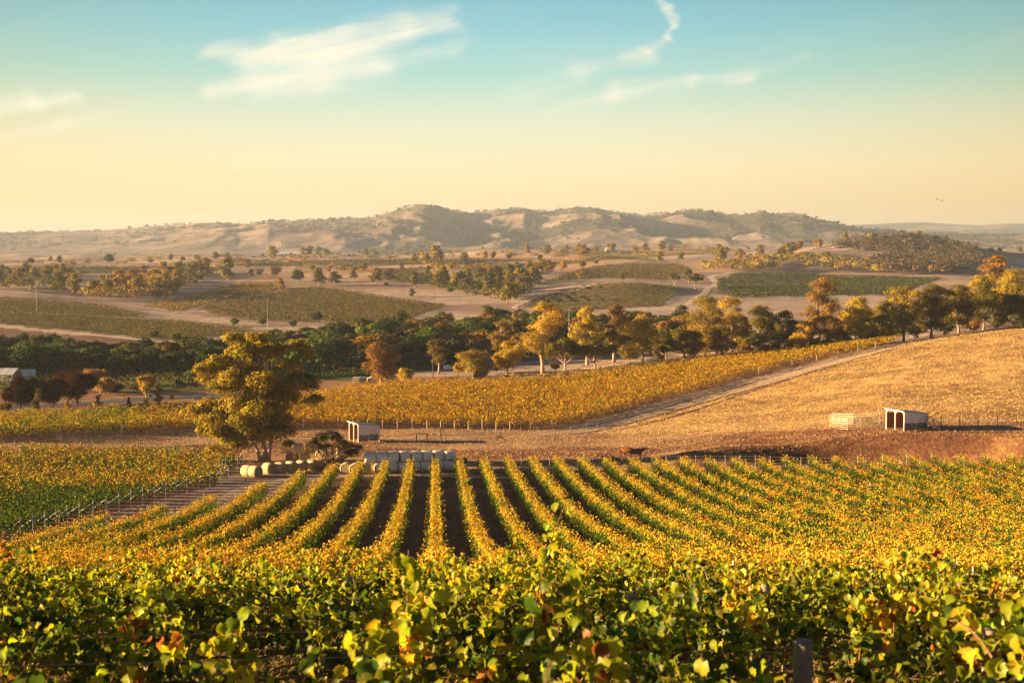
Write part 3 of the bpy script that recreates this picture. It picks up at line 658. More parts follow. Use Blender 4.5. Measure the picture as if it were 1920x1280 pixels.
# ------------------------------------------------------------------ foreground vines
def near_rows():
    r = np.random.default_rng(11); Ys = [6.6, 9.6, 12.7, 15.8, 18.9, 22.1, 25.4, 28.8, 32.3, 36.0, 40.0, 44.2]
    lab = ['nearest vine row across the bottom edge with big blurred yellow leaves', 'second nearest vine row, green and yellow, with a sawn timber post', 'third vine row from the camera, bushy with lime shoots', 'fourth vine row from the camera with dark leafy gaps',
           'fifth vine row from the camera, mixed green and gold', 'sixth vine row from the camera with tall lit shoots', 'seventh vine row from the camera, small leaves', 'eighth vine row from the camera, small leaves', 'ninth vine row from the camera, mostly hidden', 'tenth vine row from the camera, mostly hidden',
           'eleventh vine row from the camera, turning yellow', 'twelfth vine row from the camera, turning orange at the foot of the near slope']
    for i, Y0 in enumerate(Ys):
        hx = 0.40 * Y0 + 2.2; sl = 0.10 + 0.02 * (i % 3)
        p0 = np.array([-hx, Y0 - sl * hx]); p1 = np.array([hx, Y0 + sl * hx]); L = np.linalg.norm(p1 - p0); d = (p1 - p0) / L; nr = np.array([d[1], -d[0]])
        dens = (400, 440, 440, 430, 400, 380, 360, 330, 300, 280, 250, 230)[i]; size = (0.09, .09, .09, .09, .092, .095)[i] if i < 6 else 0.10
        # hanging canopy
        n = int(L * dens * 0.72); t = r.random(n) * L
        dn = vnoise(t / 1.0 + i * 9, t * 0 + i, 3) * .55 + vnoise(t / 0.45, t * 0 + i, 5) * .45
        keep = r.random(n) < 0.10 + 1.3 * sstep(dn, 0.34, 0.60)
        pxt = CX + F * (p0[0] + d[0] * t) / Y0
        if i == 0: keep &= r.random(n) < .12 + .9 * sstep(pxt, 480, 620) * (1 - sstep(pxt, 1130, 1230)) + .5 * (1 - sstep(pxt, 120, 300)) + .55 * sstep(pxt, 1640, 1760)
        if i == 1: keep &= (np.abs(pxt - 1515) > 60) | (r.random(n) < .15)
        t = t[keep]; n = len(t)
        topn = (.92 if i > 1 else 1.10) + 0.70 * vnoise(t / 0.8 + 5, t * 0 + i, 7) + (.95 if i > 3 else .6 if i > 1 else .15) * (vnoise(t / 1.7 + 3 * i, t * 0 + i, 17) - .5); low = 0.25 + 0.5 * vnoise(t / 0.6, t * 0 + i, 8)
        if i == 0: topn = topn - 0.18
        h = low + (topn - low) * r.random(n) ** 0.8; lat = r.normal(size=n) * 0.24 + np.sign(r.random(n) - .5) * 0.13 * np.sin(np.clip((h - low) / (topn - low), 0, 1) * 3.14)
        x = p0[0] + d[0] * t + nr[0] * lat; y = p0[1] + d[1] * t + nr[1] * lat
        C = [np.stack([x, y, H(x, y) + h], 1)]; hs = [h]; sh_ = [np.zeros(n)]
        # shoots with alternate leaves
        cane = MB(); ns = int(L * (5.0 if i < 5 else 4.0)); off = np.array([p0[0], p0[1], float(H(*p0))])
        for k in range(ns):
            ts = r.random() * L; la = r.normal() * 0.15; pq = CX + F * (p0[0] + d[0] * ts) / Y0
            if (i == 0 and r.random() > .10 + (480 < pq < 1180) * .8 + (pq < 200) * .4 + (pq > 1720) * .45) or (i == 1 and abs(pq - 1515) < 70): continue
            if vnoise(np.array([ts / 1.2 + 5]), np.array([float(i)]), 7)[0] < .35 and r.random() < .6: continue
            bx = p0 + d * ts + nr * la; bz = float(H(*bx)) + 0.9 + 0.5 * r.random()
            ln = (0.45 + 0.65 * r.random() * (1.0 if r.random() < 0.6 else 0.5)) * (.62 if i == 0 else .85 if i == 1 else 1) * (1.0 if i < 2 else .72 + .42 * sstep(vnoise(np.array([ts / 1.1 + 7 * i]), np.array([2.0]), 33), .45, .75)[0]); lean = r.normal(size=2) * 0.22; bend = r.normal(size=2) * 0.2; fall = r.random() * 0.45
            if r.random() < 0.25: lean += nr * -0.7 * (1 if r.random() < .7 else -1); fall += 0.6
            pts = []
            for s in np.linspace(0, 1, 6):
                xy = bx + (lean * s + bend * s * s) * ln; pts.append((xy[0], xy[1], bz + ln * (s - fall * s * s)))
            P = np.array(pts)
            if i < 7: cane.tube([tuple(q - off) for q in P], [0.007, 0.007, 0.006, 0.005, 0.004, 0.003], 4, False)
            m = int(ln * 30) + 3; ss = r.random(m) ** 0.85; q = np.stack([np.interp(ss, np.linspace(0, 1, 6), P[:, c]) for c in range(3)], 1)
            q = q + r.normal(size=(m, 3)) * np.array([0.055, 0.055, 0.03]); C.append(q); hs.append(q[:, 2] - H(q[:, 0], q[:, 1])); sh_.append(np.full(m, 1.0))
        C = np.vstack(C); h = np.concatenate(hs); sh_ = np.concatenate(sh_); n = len(C)
        N = r.normal(size=(n, 3)) * 0.9 + np.array([-0.5, -0.4, 0.35]); up = np.tile(np.array([0., 0., 1.]), (n, 1)) + r.normal(size=(n, 3)) * 0.35
        V, Fc, k = grape_leaves(C, size, N, up, r)
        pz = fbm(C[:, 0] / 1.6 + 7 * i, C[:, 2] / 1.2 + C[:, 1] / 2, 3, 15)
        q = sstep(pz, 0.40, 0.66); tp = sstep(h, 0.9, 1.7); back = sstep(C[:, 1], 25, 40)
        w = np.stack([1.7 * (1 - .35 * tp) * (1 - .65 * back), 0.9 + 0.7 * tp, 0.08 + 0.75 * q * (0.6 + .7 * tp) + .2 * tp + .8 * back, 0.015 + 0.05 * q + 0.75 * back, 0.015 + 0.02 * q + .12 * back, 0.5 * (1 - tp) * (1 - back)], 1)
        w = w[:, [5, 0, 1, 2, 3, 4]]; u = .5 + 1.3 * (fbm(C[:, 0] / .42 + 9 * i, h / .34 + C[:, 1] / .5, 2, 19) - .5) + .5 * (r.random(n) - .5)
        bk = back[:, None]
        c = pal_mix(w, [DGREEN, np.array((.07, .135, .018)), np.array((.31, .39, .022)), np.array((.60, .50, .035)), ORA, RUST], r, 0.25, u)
        col = np.repeat(c, k, 0).reshape(n, k, 3)
        # yellowing margins and green veins of ageing leaves
        mg = (r.random(n) < 0.5)[:, None, None]; edge = np.ones((1, k, 1)); edge[0, 0] = 0
        col = np.where(mg & (edge > 0), col * 0.72 + np.array((0.40, 0.27, 0.03)) * 0.28, col).reshape(-1, 3)
        o = empty('vine_row', off); tag(o, lab[i], 'vine row', 'near vine rows across the foreground')
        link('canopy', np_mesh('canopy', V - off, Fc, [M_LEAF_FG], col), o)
        if i < 7: tag(cane.build('cane', M_CANE, o), kind='stuff')
        s = 0.6 + r.random()
        while s < L and i < 7:
            tr = MB(); q = p0 + d * s; z = float(H(*q)); g0 = np.array([q[0], q[1], z]); pts = [(q[0], q[1], z - .1)]; a = r.normal(size=2) * .05
            for m in range(1, 6): a = a + r.normal(size=2) * .03; pts.append((q[0] + a[0], q[1] + a[1], z + 0.17 * m))
            tr.tube([tuple(np.array(v) - g0) for v in pts], [.055, .042, .036, .034, .036, .028], 6)
            for sg in (-1, 1):
                pp = [np.array(pts[-1])]
                for m in range(4): pp.append(pp[-1] + np.array([d[0] * sg * .22, d[1] * sg * .22, r.normal() * .03 + .01]))
                tr.tube([tuple(v - g0) for v in pp], [.026, .022, .02, .017, .012], 5)
            to = tr.build('trunk', M_CANE, o, True); to.location = tuple(g0 - off)
            s += 1.7 + 0.2 * r.random()
        for hw_ in (0.62, 0.95, 1.3):
            wb = MB(); ks = np.linspace(0, L, int(L / 1.5) + 2)
            wb.tube([(p0[0] + d[0] * a - off[0], p0[1] + d[1] * a - off[1], float(H(*(p0 + d * a))) + hw_ - off[2]) for a in ks], 0.0028, 4, False); wb.build('wire', M_WIRE, o)
        # posts standing where the photograph shows them, otherwise every six metres
        seen = {1: [(1515, .07, 1.38), (1872, .055, 1.45)], 3: [(1442, .052, 1.6), (1190, .05, 1.5)], 4: [(300, .05, 1.5)], 5: [(1700, .05, 1.5)]}.get(i, [])
        for px, rad, hh in seen:
            u = (px - CX) / F; den = d[1] - 0; 
            tt = (u * p0[1] - p0[0]) / (d[0] - u * d[1]); q = p0 + d * tt
            pm = MB(); hgt = hh; pm.tube([(0, 0, -.3), (0, 0, hgt * .5), (0, 0, hgt - .015), (0, 0, hgt)], [rad * 1.04, rad, rad * .98, rad * .86], 16); po = pm.build('post', M_POST, o, True)
            po.location = (q[0] - off[0], q[1] - off[1], float(H(*q)) - off[2])
            # keep the strip right in front of the post fairly open is left to the leaf noise
        if not seen and i > 2:
            for s in np.arange(3.0, L, 6.5): q = p0 + d * s; add_post(o, PM_WOOD, *q)

# ------------------------------------------------------------------ trees
def blob_leaves(c, rad, n, size, r, flat=0.8, under=0.35):
    """leaves on and inside an uneven lobe; fewer underneath"""
    d = unit(r.normal(size=(n, 3))); low = (d[:, 2] < -0.1) & (r.random(n) > under); d[low, 2] *= -1
    rr = (1 - 0.30 * r.random(n) ** 1.7)
    ph = r.random(3) * 9
    rr = rr * (0.80 + 0.34 * np.sin(d[:, 0] * 5 + ph[0]) * np.sin(d[:, 1] * 5 + ph[1]) + 0.16 * np.sin(d[:, 2] * 7 + ph[2]))
    P = c + d * rr[:, None] * rad * np.array([1, 1, flat])
    N = d + r.normal(size=(n, 3)) * 0.33
    return P, N
def grow(lobes, base_h, total_leaves, leaf, cols, r, limbs=True, trunk_r=0.3, flat=0.8, lean=(0, 0), nsub=5, forks=1):
    """lobes: (x,y,z,radius); returns crown (V,F,col), trunk MB"""
    tot = sum(l[3] ** 2 for l in lobes); V, Fs, Cs = [], [], []; n0 = 0
    for (x, y, z, rad) in lobes:
        nl = max(12, int(total_leaves * rad * rad / tot)); c = np.array([x, y, z]); cc = cols[r.integers(len(cols))] * (0.85 + 0.3 * r.random())
        subs = [(c, rad * 0.80, 0.36)]
        for k in range(nsub):
            dd = unit(r.normal(size=3)); dd[2] = abs(dd[2]) * 0.8 - 0.15; subs.append((c + dd * rad * np.array([.68, .68, .5]), rad * (0.36 + 0.24 * r.random()), 0.64 / nsub))
        for sc, sr, fr in subs:
            m = max(4, int(nl * fr)); P, N = blob_leaves(sc, sr, m, leaf, r, flat)
            v, f = leaf_quads(P, leaf, N, 0.25, 0.75, r); V.append(v); Fs.append(f + n0); n0 += len(v)
            col = cc[None, :] * (0.72 + 0.56 * r.random((m, 1))) * (1 + 0.06 * r.normal(size=(m, 3))); Cs.append(np.repeat(col, 4, 0))
    tb = MB(); top = np.array([lean[0], lean[1], base_h])
    tb.tube([(0, 0, -.3), (lean[0] * .15 + trunk_r * .1, 0, base_h * .35), (lean[0] * .6, lean[1] * .6, base_h * .7), tuple(top)], [trunk_r * 1.25, trunk_r, trunk_r * .85, trunk_r * .7], 8, False)
    if limbs:
        for (x, y, z, rad) in lobes:
            e = np.array([x, y, z + rad * .15]); s = top * (0.75 + 0.25 * r.random()); mid = s + (e - s) * 0.5 + np.array([0, 0, -0.08 * np.linalg.norm(e - s)]) + r.normal(size=3) * 0.05 * np.linalg.norm(e - s)
            w = trunk_r * min(0.55, 0.22 + 0.12 * rad / max(trunk_r, .1) * .4)
            tb.tube([tuple(s), tuple(mid), tuple(e)], [w, w * .6, w * .2], 5, False)
            for k in range(3):
                a = mid + (e - mid) * r.random(); b = e + unit(r.normal(size=3)) * rad * 0.7; tb.tube([tuple(a), tuple(b)], [w * .3, w * .08], 4, False)
    return np.vstack(V), np.vstack(Fs), np.vstack(Cs), tb
GUM = [np.array((0.27, 0.21, 0.035)), np.array((0.32, 0.23, 0.04)), np.array((0.21, 0.175, 0.03))]
GUMY = [np.array((0.44, 0.33, 0.045)), np.array((0.38, 0.29, 0.045)), np.array((0.48, 0.33, 0.05))]
GUMD = [np.array((0.15, 0.13, 0.028)), np.array((0.18, 0.15, 0.035)), np.array((0.11, 0.105, 0.025))]
GUMO = [np.array((0.30, 0.18, 0.045)), np.array((0.24, 0.15, 0.04))]
DARK = [np.array((0.05, 0.075, 0.025)), np.array((0.07, 0.09, 0.03)), np.array((0.06, 0.07, 0.03))]
FRESH = [np.array((0.09, 0.14, 0.03)), np.array((0.12, 0.17, 0.04))]
GREYG = [np.array((0.15, 0.125, 0.07)), np.array((0.12, 0.11, 0.06))]
MAROON = [np.array((0.055, 0.018, 0.010)), np.array((0.085, 0.024, 0.011)), np.array((0.04, 0.015, 0.010))]
GOLDT = [np.array((0.45, 0.30, 0.05)), np.array((0.38, 0.26, 0.05))]
PEACH = [np.array((0.42, 0.22, 0.09)), np.array((0.50, 0.30, 0.10))]
def lobes_for(kind, w, h, r):
    """crown built of lobes for a tree w wide and h tall (metres)"""
    L = []
    if kind in ('gum', 'tall', 'open'):
        n = {'gum': 12, 'tall': 12, 'open': 9}[kind]; lo = {'gum': .14, 'tall': .22, 'open': .3}[kind]
        for k in range(n):
            z = lo + (0.88 - lo) * (k + .5) / n; env = math.sin(math.pi * min(1, (z - lo + .16) / (1.0 - lo + .12))) ** .6
            a = r.random() * 6.28; rr = (0.15 + 0.5 * r.random()) * w * .5 * env; rad = w * (0.24 if kind != 'open' else .19) * (0.75 + 0.5 * r.random())
            L.append((math.cos(a) * rr, math.sin(a) * rr, z * h, rad))
        L.append((0, 0, h * .87, w * .2)); L.append((0, 0, h * .6, w * .3)); L.append((0, 0, h * .36, w * .24))
    elif kind in ('round', 'dense'):
        n = 9
        for k in range(n):
            a = k * 2.4 + r.random(); rr = w * .5 * (0.35 + 0.32 * r.random()); z = 0.34 + 0.42 * r.random()
            L.append((math.cos(a) * rr, math.sin(a) * rr, z * h, w * (0.23 + 0.06 * r.random())))
        L.append((0, 0, h * .5, w * .38)); L.append((0, 0, h * .78, w * .24)); L.append((0, 0, h * .3, w * .34))
    elif kind == 'spread':
        for k in range(10):
            a = k * 2.4 + r.random(); rr = w * .5 * (0.3 + 0.5 * r.random()); L.append((math.cos(a) * rr, math.sin(a) * rr, h * (0.55 + 0.25 * r.random() - .25 * (rr / w)), w * (0.18 + .06 * r.random())))
        L.append((0, 0, h * .78, w * .2))
    elif kind == 'bush':
        for k in range(6):
            a = k * 1.1 + r.random(); rr = w * .26 * r.random(); L.append((math.cos(a) * rr, math.sin(a) * rr, h * (0.35 + 0.35 * r.random()), w * .28))
        L.append((0, 0, h * .45, w * .4))
    elif kind == 'slim':
        for k in range(8):
            z = .18 + .1 * k; L.append((r.normal() * w * .1, r.normal() * w * .1, z * h, w * (.36 - .028 * k) * (0.8 + .4 * r.random())))
    return L
PAL = {'gum': GUM, 'gumy': GUMY, 'gumd': GUMD, 'gumo': GUMO, 'dark': DARK, 'fresh': FRESH, 'grey': GREYG, 'maroon': MAROON, 'gold': GOLDT, 'peach': PEACH}
def tree_meshes(kind, w, h, pal, leaves, leaf, seed, bark=M_BARK, mat=M_LEAF_T):
    r = np.random.default_rng(seed); L = lobes_for(kind, w, h, r)
    tr = {'bush': 0.08, 'slim': .07}.get(kind, 0.022 * h + 0.06)
    bh = {'gum': .36, 'tall': .4, 'open': .36, 'round': .28, 'dense': .22, 'spread': .34, 'bush': .15, 'slim': .3}[kind] * h
    V, Fc, C, tb = grow(L, bh, leaves, leaf, PAL[pal], r, trunk_r=tr, lean=(r.normal() * .04 * h, r.normal() * .03 * h), flat=.72 if kind in ('gum', 'open', 'spread', 'tall') else .9, nsub=6)
    return np_mesh('crown', V, Fc, [mat], C), tb.mesh('trunk', bark, True)
def plant_tree(name, me, loc, s, rz, parts=True):
    o = empty(name, tuple(loc), rz); o.scale = (s[0], s[0], s[1]) if hasattr(s, '__len__') else (s, s, s)
    link('crown', me[0], o)
    if parts: link('trunk', me[1], o)
    return o
NAME = {'gum': 'gum_tree', 'tall': 'gum_tree', 'open': 'gum_tree', 'round': 'round_tree', 'dense': 'round_tree', 'spread': 'spreading_tree', 'bush': 'bush', 'slim': 'young_tree'}
def solo(px, top, Y, wpx, kind, pal, label, base=None, leaf=0.3, leaves=7000, group=None, cat='tree', bark=M_BARK, seed=None):
    """one tree of its own, placed by the pixel column, its top and its distance"""
    p = atY(px, Y) if base is None else pix(px, base); Y = p[1]
    h = zpix(px, top, Y) - p[2]; w = wpx / F * Y
    me = tree_meshes(kind, w * (1.25 if kind in ('gum', 'tall', 'open') else 1.1), h, pal, int(leaves * 1.5), leaf, seed if seed is not None else int(px * 7 + top), bark)
    o = plant_tree(NAME[kind], me, p, 1, 0); tag(o, label, cat, group); return o

def big_gum():
    b = pix(495, 866); Y = b[1]; k = Y / F; r = np.random.default_rng(5)
    spots = [(445, 633, 20), (490, 636, 25), (458, 660, 30), (512, 658, 27), (560, 651, 24), (578, 664, 16), (550, 686, 24), (390, 690, 23), (413, 680, 24), (380, 712, 16), (458, 706, 40), (424, 722, 28), (496, 712, 38), (560, 722, 36), (592, 748, 19), (540, 750, 30),
             (366, 770, 20), (390, 762, 24), (410, 776, 30), (448, 762, 38), (500, 775, 42), (530, 792, 28), (398, 806, 24), (430, 820, 32), (402, 846, 18), (463, 806, 30), (520, 812, 28), (545, 808, 18), (445, 842, 20), (375, 790, 14), (535, 838, 12), (480, 740, 36), (470, 790, 34)]
    L = []
    for i, (px, py, rp) in enumerate(spots):
        dep = r.normal() * 1.6 * math.sqrt(max(0.1, 1 - abs(px - 480) / 150)); L.append(((px - 495) * k, dep, (866 - py) * k, rp * k * 1.15))
        if rp > 26: L.append(((px - 495 + r.normal() * 8) * k, dep + (1 if i % 2 else -1) * rp * k * .9, (866 - py + r.normal() * 6) * k, rp * k * 0.95))
    V, Fc, C, tb = grow(L, 3.6, 125000, 0.23, [np.array((0.38, 0.30, 0.035)), np.array((0.30, 0.26, 0.03)), np.array((0.42, 0.32, 0.04))], r, trunk_r=0.34, flat=.78, nsub=8)
    tb.tube([(0.5, 0, -.3), (0.75, -.1, 1.6), (1.1, 0, 3.4), (1.4, .2, 5.5)], [.38, .28, .24, .15], 8, False)
    tb.tube([(-.35, -.1, -.3), (-.8, 0, 1.5), (-1.6, -.2, 3.2), (-3.4, 0, 4.6)], [.3, .2, .16, .08], 7, False)
    o = empty('gum_tree', tuple(b)); tag(o, 'large spreading gum tree glowing gold on its left beside the hay bales', 'tree')
    link('crown', np_mesh('crown', V, Fc, [M_LEAF_BIG], C), o); tb.build('trunk', M_BARK, o, True)

def bare_tree():
    b = pix(620, 884); k = b[1] / F; r = np.random.default_rng(8); tb = MB(); tips = []
    def limb(p, q, rad, lvl):
        p, q = np.array(p, float), np.array(q, float); L_ = np.linalg.norm(q - p); pts = []
        for t in np.linspace(0, 1, 6): pts.append(p + (q - p) * t + np.array([0, 0, -.10 * L_ * math.sin(math.pi * t)]) + (r.normal(size=3) * .07 * L_ if 0 < t < 1 else 0))
        tb.tube([tuple(a) for a in pts], [rad * (1 - .13 * k) for k in range(6)], 5, False)
        if lvl:
            for k in range(4 if lvl > 1 else 3):
                a = pts[2 + k % 4]; limb(a, a + unit(r.normal(size=3) * np.array([1, .6, .7]) + np.array([0, 0, .25])) * L_ * .36, rad * .42, lvl - 1)
    tb.tube([(0, 0, -.3), (.06, 0, .4), (-.04, 0, .9), (0, 0, 1.3)], [.34, .26, .22, .2], 8, False)
    spots = [(652, 836, 17), (662, 848, 14), (640, 828, 12), (604, 822, 17), (596, 836, 13), (622, 814, 14), (588, 830, 11), (632, 822, 12), (610, 838, 10), (670, 840, 9)]
    L = [((px - 620) * k, r.normal() * .5, (884 - py) * k, rr_ * k * 1.15) for px, py, rr_ in spots]
    for l in L: limb((0, 0, 1.0 + .3 * r.random()), l[:3], .13, 2)
    for px, py in ((578, 860), (668, 866)): limb((0, 0, 1.1), ((px - 620) * k, 0, (884 - py) * k), .09, 2)
    V, Fc, C, t2 = grow(L, 1.6, 6500, .17, [np.array((0.085, 0.07, 0.03)), np.array((0.12, 0.08, 0.035))], r, limbs=False, trunk_r=.2)
    o = empty('sparse_tree', tuple(b)); tag(o, 'small dark tree with bare crooked branches standing among the hay bales', 'tree')
    link('crown', np_mesh('crown', V, Fc, [M_LEAF_BIG], C), o); tb.build('trunk', M_BARKD, o, True)

def mid_trees():
    s = solo
    # by the road, left
    s(37, 704, None, 66, 'dense', 'maroon', 'dark maroon tree nearest the left edge, round crown on a short trunk', base=772, leaf=.26, leaves=12000, bark=M_BARKD)
    s(97, 707, None, 58, 'dense', 'maroon', 'smaller dark maroon tree, middle one of the three by the road', base=768, leaf=.26, leaves=10000, bark=M_BARKD)
    s(143, 694, None, 76, 'dense', 'maroon', 'biggest dark maroon tree, right one of the three by the road', base=760, leaf=.26, leaves=14000, bark=M_BARKD)
    s(120, 694, 285, 50, 'dense', 'maroon', 'dark maroon treetop showing behind the row of three', leaf=.28, bark=M_BARKD)
    s(165, 695, 300, 55, 'round', 'peach', 'peach orange autumn tree behind the biggest maroon tree', leaf=.26, leaves=9000)
    s(192, 708, 280, 40, 'round', 'peach', 'orange autumn tree right of the maroon trees', leaf=.26)
    s(65, 724, 244, 28, 'slim', 'grey', 'pale thin young tree between two maroon trees', leaf=.2, leaves=1500)
    s(122, 745, 246, 18, 'slim', 'gold', 'small pale sapling in front of the biggest maroon tree', leaf=.2, leaves=900)
    s(5, 745, 246, 30, 'bush', 'gum', 'pale green bush cut by the left edge', leaf=.25, leaves=2000, cat='bush')
    s(178, 738, 258, 18, 'slim', 'peach', 'small orange sapling under the orange autumn tree', leaf=.2, leaves=1200)
    s(271, 698, 272, 34, 'round', 'gold', 'bright golden tree by the road signs', leaf=.22, leaves=6000)
    s(293, 718, 262, 20, 'slim', 'gold', 'slim golden tree right beside the road signs', leaf=.2, leaves=3000)
    s(237, 742, 256, 12, 'slim', 'dark', 'thin dark sapling at the roadside', leaf=.18, leaves=700)
    s(212, 722, 285, 34, 'bush', 'dark', 'dark shrub on the verge right of the orange trees', leaf=.25, leaves=3000, cat='bush')
    s(250, 720, 290, 24, 'bush', 'grey', 'brownish shrub left of the golden tree', leaf=.25, leaves=2500, cat='bush')
    s(330, 712, 290, 34, 'bush', 'grey', 'grey green shrub right of the golden trees', leaf=.25, leaves=2500, cat='bush')
    s(360, 708, 295, 30, 'bush', 'dark', 'dark shrub beside the big gum', leaf=.25, leaves=2500, cat='bush')
    s(356, 690, 310, 26, 'dense', 'fresh', 'green tree touching the left side of the big gum', leaf=.25, leaves=3000)
    # centre
    s(712, 639, 305, 74, 'gum', 'gumo', 'dark orange gum beside the two white water tanks', leaf=.24, leaves=12000)
    s(757, 682, 302, 34, 'bush', 'gumy', 'round yellow bush right of the two water tanks', leaf=.22, leaves=3500, cat='bush')
    s(822, 634, 335, 56, 'open', 'gumd', 'sparse dark gum beside the pole with crossarm', leaf=.26, leaves=5000)
    s(860, 664, 318, 30, 'bush', 'gumy', 'low yellow bush beside the pole with crossarm', leaf=.22, leaves=2500, cat='bush')
    s(889, 652, 312, 66, 'round', 'gold', 'pale gold spreading tree at the vineyard edge', leaf=.22, leaves=9000)
    s(903, 682, 306, 32, 'bush', 'gold', 'little pale gold bush in front of the pale gold tree', leaf=.22, leaves=3500, cat='bush')
    s(952, 632, 315, 64, 'round', 'gumy', 'bright yellow willowy gum at the vineyard edge', leaf=.22, leaves=10000)
    s(942, 598, 372, 54, 'gum', 'gumo', 'orange gum rising behind the yellow willowy gum', leaf=.26, leaves=7000)
    s(1018, 560, 330, 84, 'tall', 'gumy', 'tallest golden gum in the centre with open crown', leaf=.24, leaves=13000)
    s(1060, 628, 322, 76, 'spread', 'gumd', 'dark flat topped tree with layered crown, left of a pair', leaf=.24, leaves=11000)
    s(1118, 632, 326, 78, 'spread', 'gumd', 'dark flat topped tree with layered crown, right of a pair', leaf=.24, leaves=11000)
    s(1101, 568, 356, 62, 'tall', 'gumy', 'golden gum behind the two dark flat topped trees', leaf=.26, leaves=9000)
    s(1152, 565, 360, 54, 'tall', 'gumo', 'orange brown gum behind the dark flat topped trees', leaf=.26, leaves=9000)
    s(1206, 588, 332, 86, 'open', 'gumy', 'pale trunked open gum in front of the dry paddock', leaf=.24, leaves=8000)
    s(1250, 622, 336, 44, 'spread', 'gumd', 'low dark tree left of the cream shed', leaf=.24, leaves=6000)
    s(1322, 549, 345, 92, 'gum', 'gum', 'wide domed gum right of the cream shed', leaf=.25, leaves=13000)
    s(1372, 552, 352, 66, 'gum', 'gumy', 'domed gum behind the fan of pale branches', leaf=.25, leaves=10000)
    s(1300, 612, 332, 50, 'round', 'gumo', 'low orange gum with pale fanned branches', leaf=.24, leaves=6000)
    s(1356, 600, 331, 56, 'round', 'gumo', 'low brown gum with forked white branches', leaf=.24, leaves=6500)
    s(1428, 566, 336, 66, 'gum', 'gumd', 'dark green gum right of the domed gums', leaf=.24, leaves=11000)
    s(1470, 576, 340, 50, 'gum', 'gumd', 'dark olive gum left of the small yellow tree', leaf=.24, leaves=8000)
    s(1502, 598, 334, 42, 'round', 'gumy', 'small yellow green tree at the vineyard edge', leaf=.24, leaves=5000)
    s(1537, 514, 400, 70, 'tall', 'gumo', 'tall separate gum standing above the tree line', leaf=.28, leaves=9000)
    s(1556, 566, 338, 62, 'gum', 'gumo', 'rust orange gum at the top of the golden vineyard', leaf=.24, leaves=9000)
    s(1612, 553, 341, 66, 'gum', 'gumy', 'bright topped gum right of the rust orange gum', leaf=.24, leaves=11000)
    s(1655, 560, 345, 50, 'gum', 'gum', 'rounded gum with dark hollow below it', leaf=.24, leaves=8000)
    s(1696, 534, 343, 84, 'gum', 'gum', 'broad gum with pale trunks at the end of the vineyard', leaf=.24, leaves=14000)
    s(1748, 530, 346, 84, 'gum', 'gumd', 'broad dark gum with a white leaning trunk on the hill', leaf=.24, leaves=14000)
    s(1800, 532, 352, 80, 'gum', 'gumd', 'dark spreading gum on the brow of the hill', leaf=.25, leaves=11000)
    s(1846, 526, 360, 76, 'gum', 'gumd', 'dark spreading gum farther along the brow of the hill', leaf=.25, leaves=11000)
    s(1868, 470, 402, 66, 'gum', 'gumo', 'tallest brown gum near the right edge above the others', leaf=.28, leaves=11000)
    s(1836, 512, 395, 60, 'gum', 'gumy', 'golden gum below the tallest brown gum', leaf=.28, leaves=9000)
    s(1900, 500, 385, 80, 'gum', 'gumy', 'golden gum cut by the right edge', leaf=.28, leaves=11000)
    s(1902, 552, 362, 70, 'gum', 'gumd', 'dark low gum at the right edge', leaf=.25, leaves=10000)
    s(1952, 520, 372, 90, 'gum', 'gum', 'broad gum mostly beyond the right edge', leaf=.28, leaves=9000)
    s(1770, 568, 380, 60, 'round', 'gumy', 'golden crown behind the dark gums on the brow', leaf=.28, leaves=6000)
    s(1668, 534, 400, 36, 'open', 'grey', 'thin bare looking gum top above the tree line', leaf=.26, leaves=1500)
    for i, (px, tp, wd) in enumerate([(1345, 580, 50), (1395, 588, 50), (1448, 590, 48), (1486, 598, 40), (1520, 594, 44), (1580, 582, 46), (1634, 578, 50), (1672, 572, 46), (1722, 566, 50), (1772, 556, 54), (1822, 552, 54), (1872, 546, 54), (1920, 540, 54), (1180, 640, 40), (1236, 628, 40), (1284, 606, 44)]):
        s(px, tp, 366, wd, 'gum', ('gumd', 'gum', 'gumo')[i % 3], '%s from the left of the leafy gums filling the back of the tree belt' % ordn(i), leaf=.3, leaves=5500, group='gums at the back of the tree belt')
    for i, (px, wd, tp) in enumerate([(1590, 26, 618), (1638, 30, 612), (1530, 24, 626), (1716, 28, 606), (1776, 30, 604), (1826, 34, 596), (1868, 34, 590), (1910, 36, 586), (1400, 30, 622), (1450, 26, 626), (1236, 26, 650), (1040, 20, 676), (930, 18, 680)]):
        s(px, tp, 338, wd, 'bush', ('gumd', 'grey', 'gumo')[i % 3], 'low scrub bush under the gums along the vineyard edge', leaf=.24, leaves=2200, cat='bush', group='scrub bushes under the line of gums')

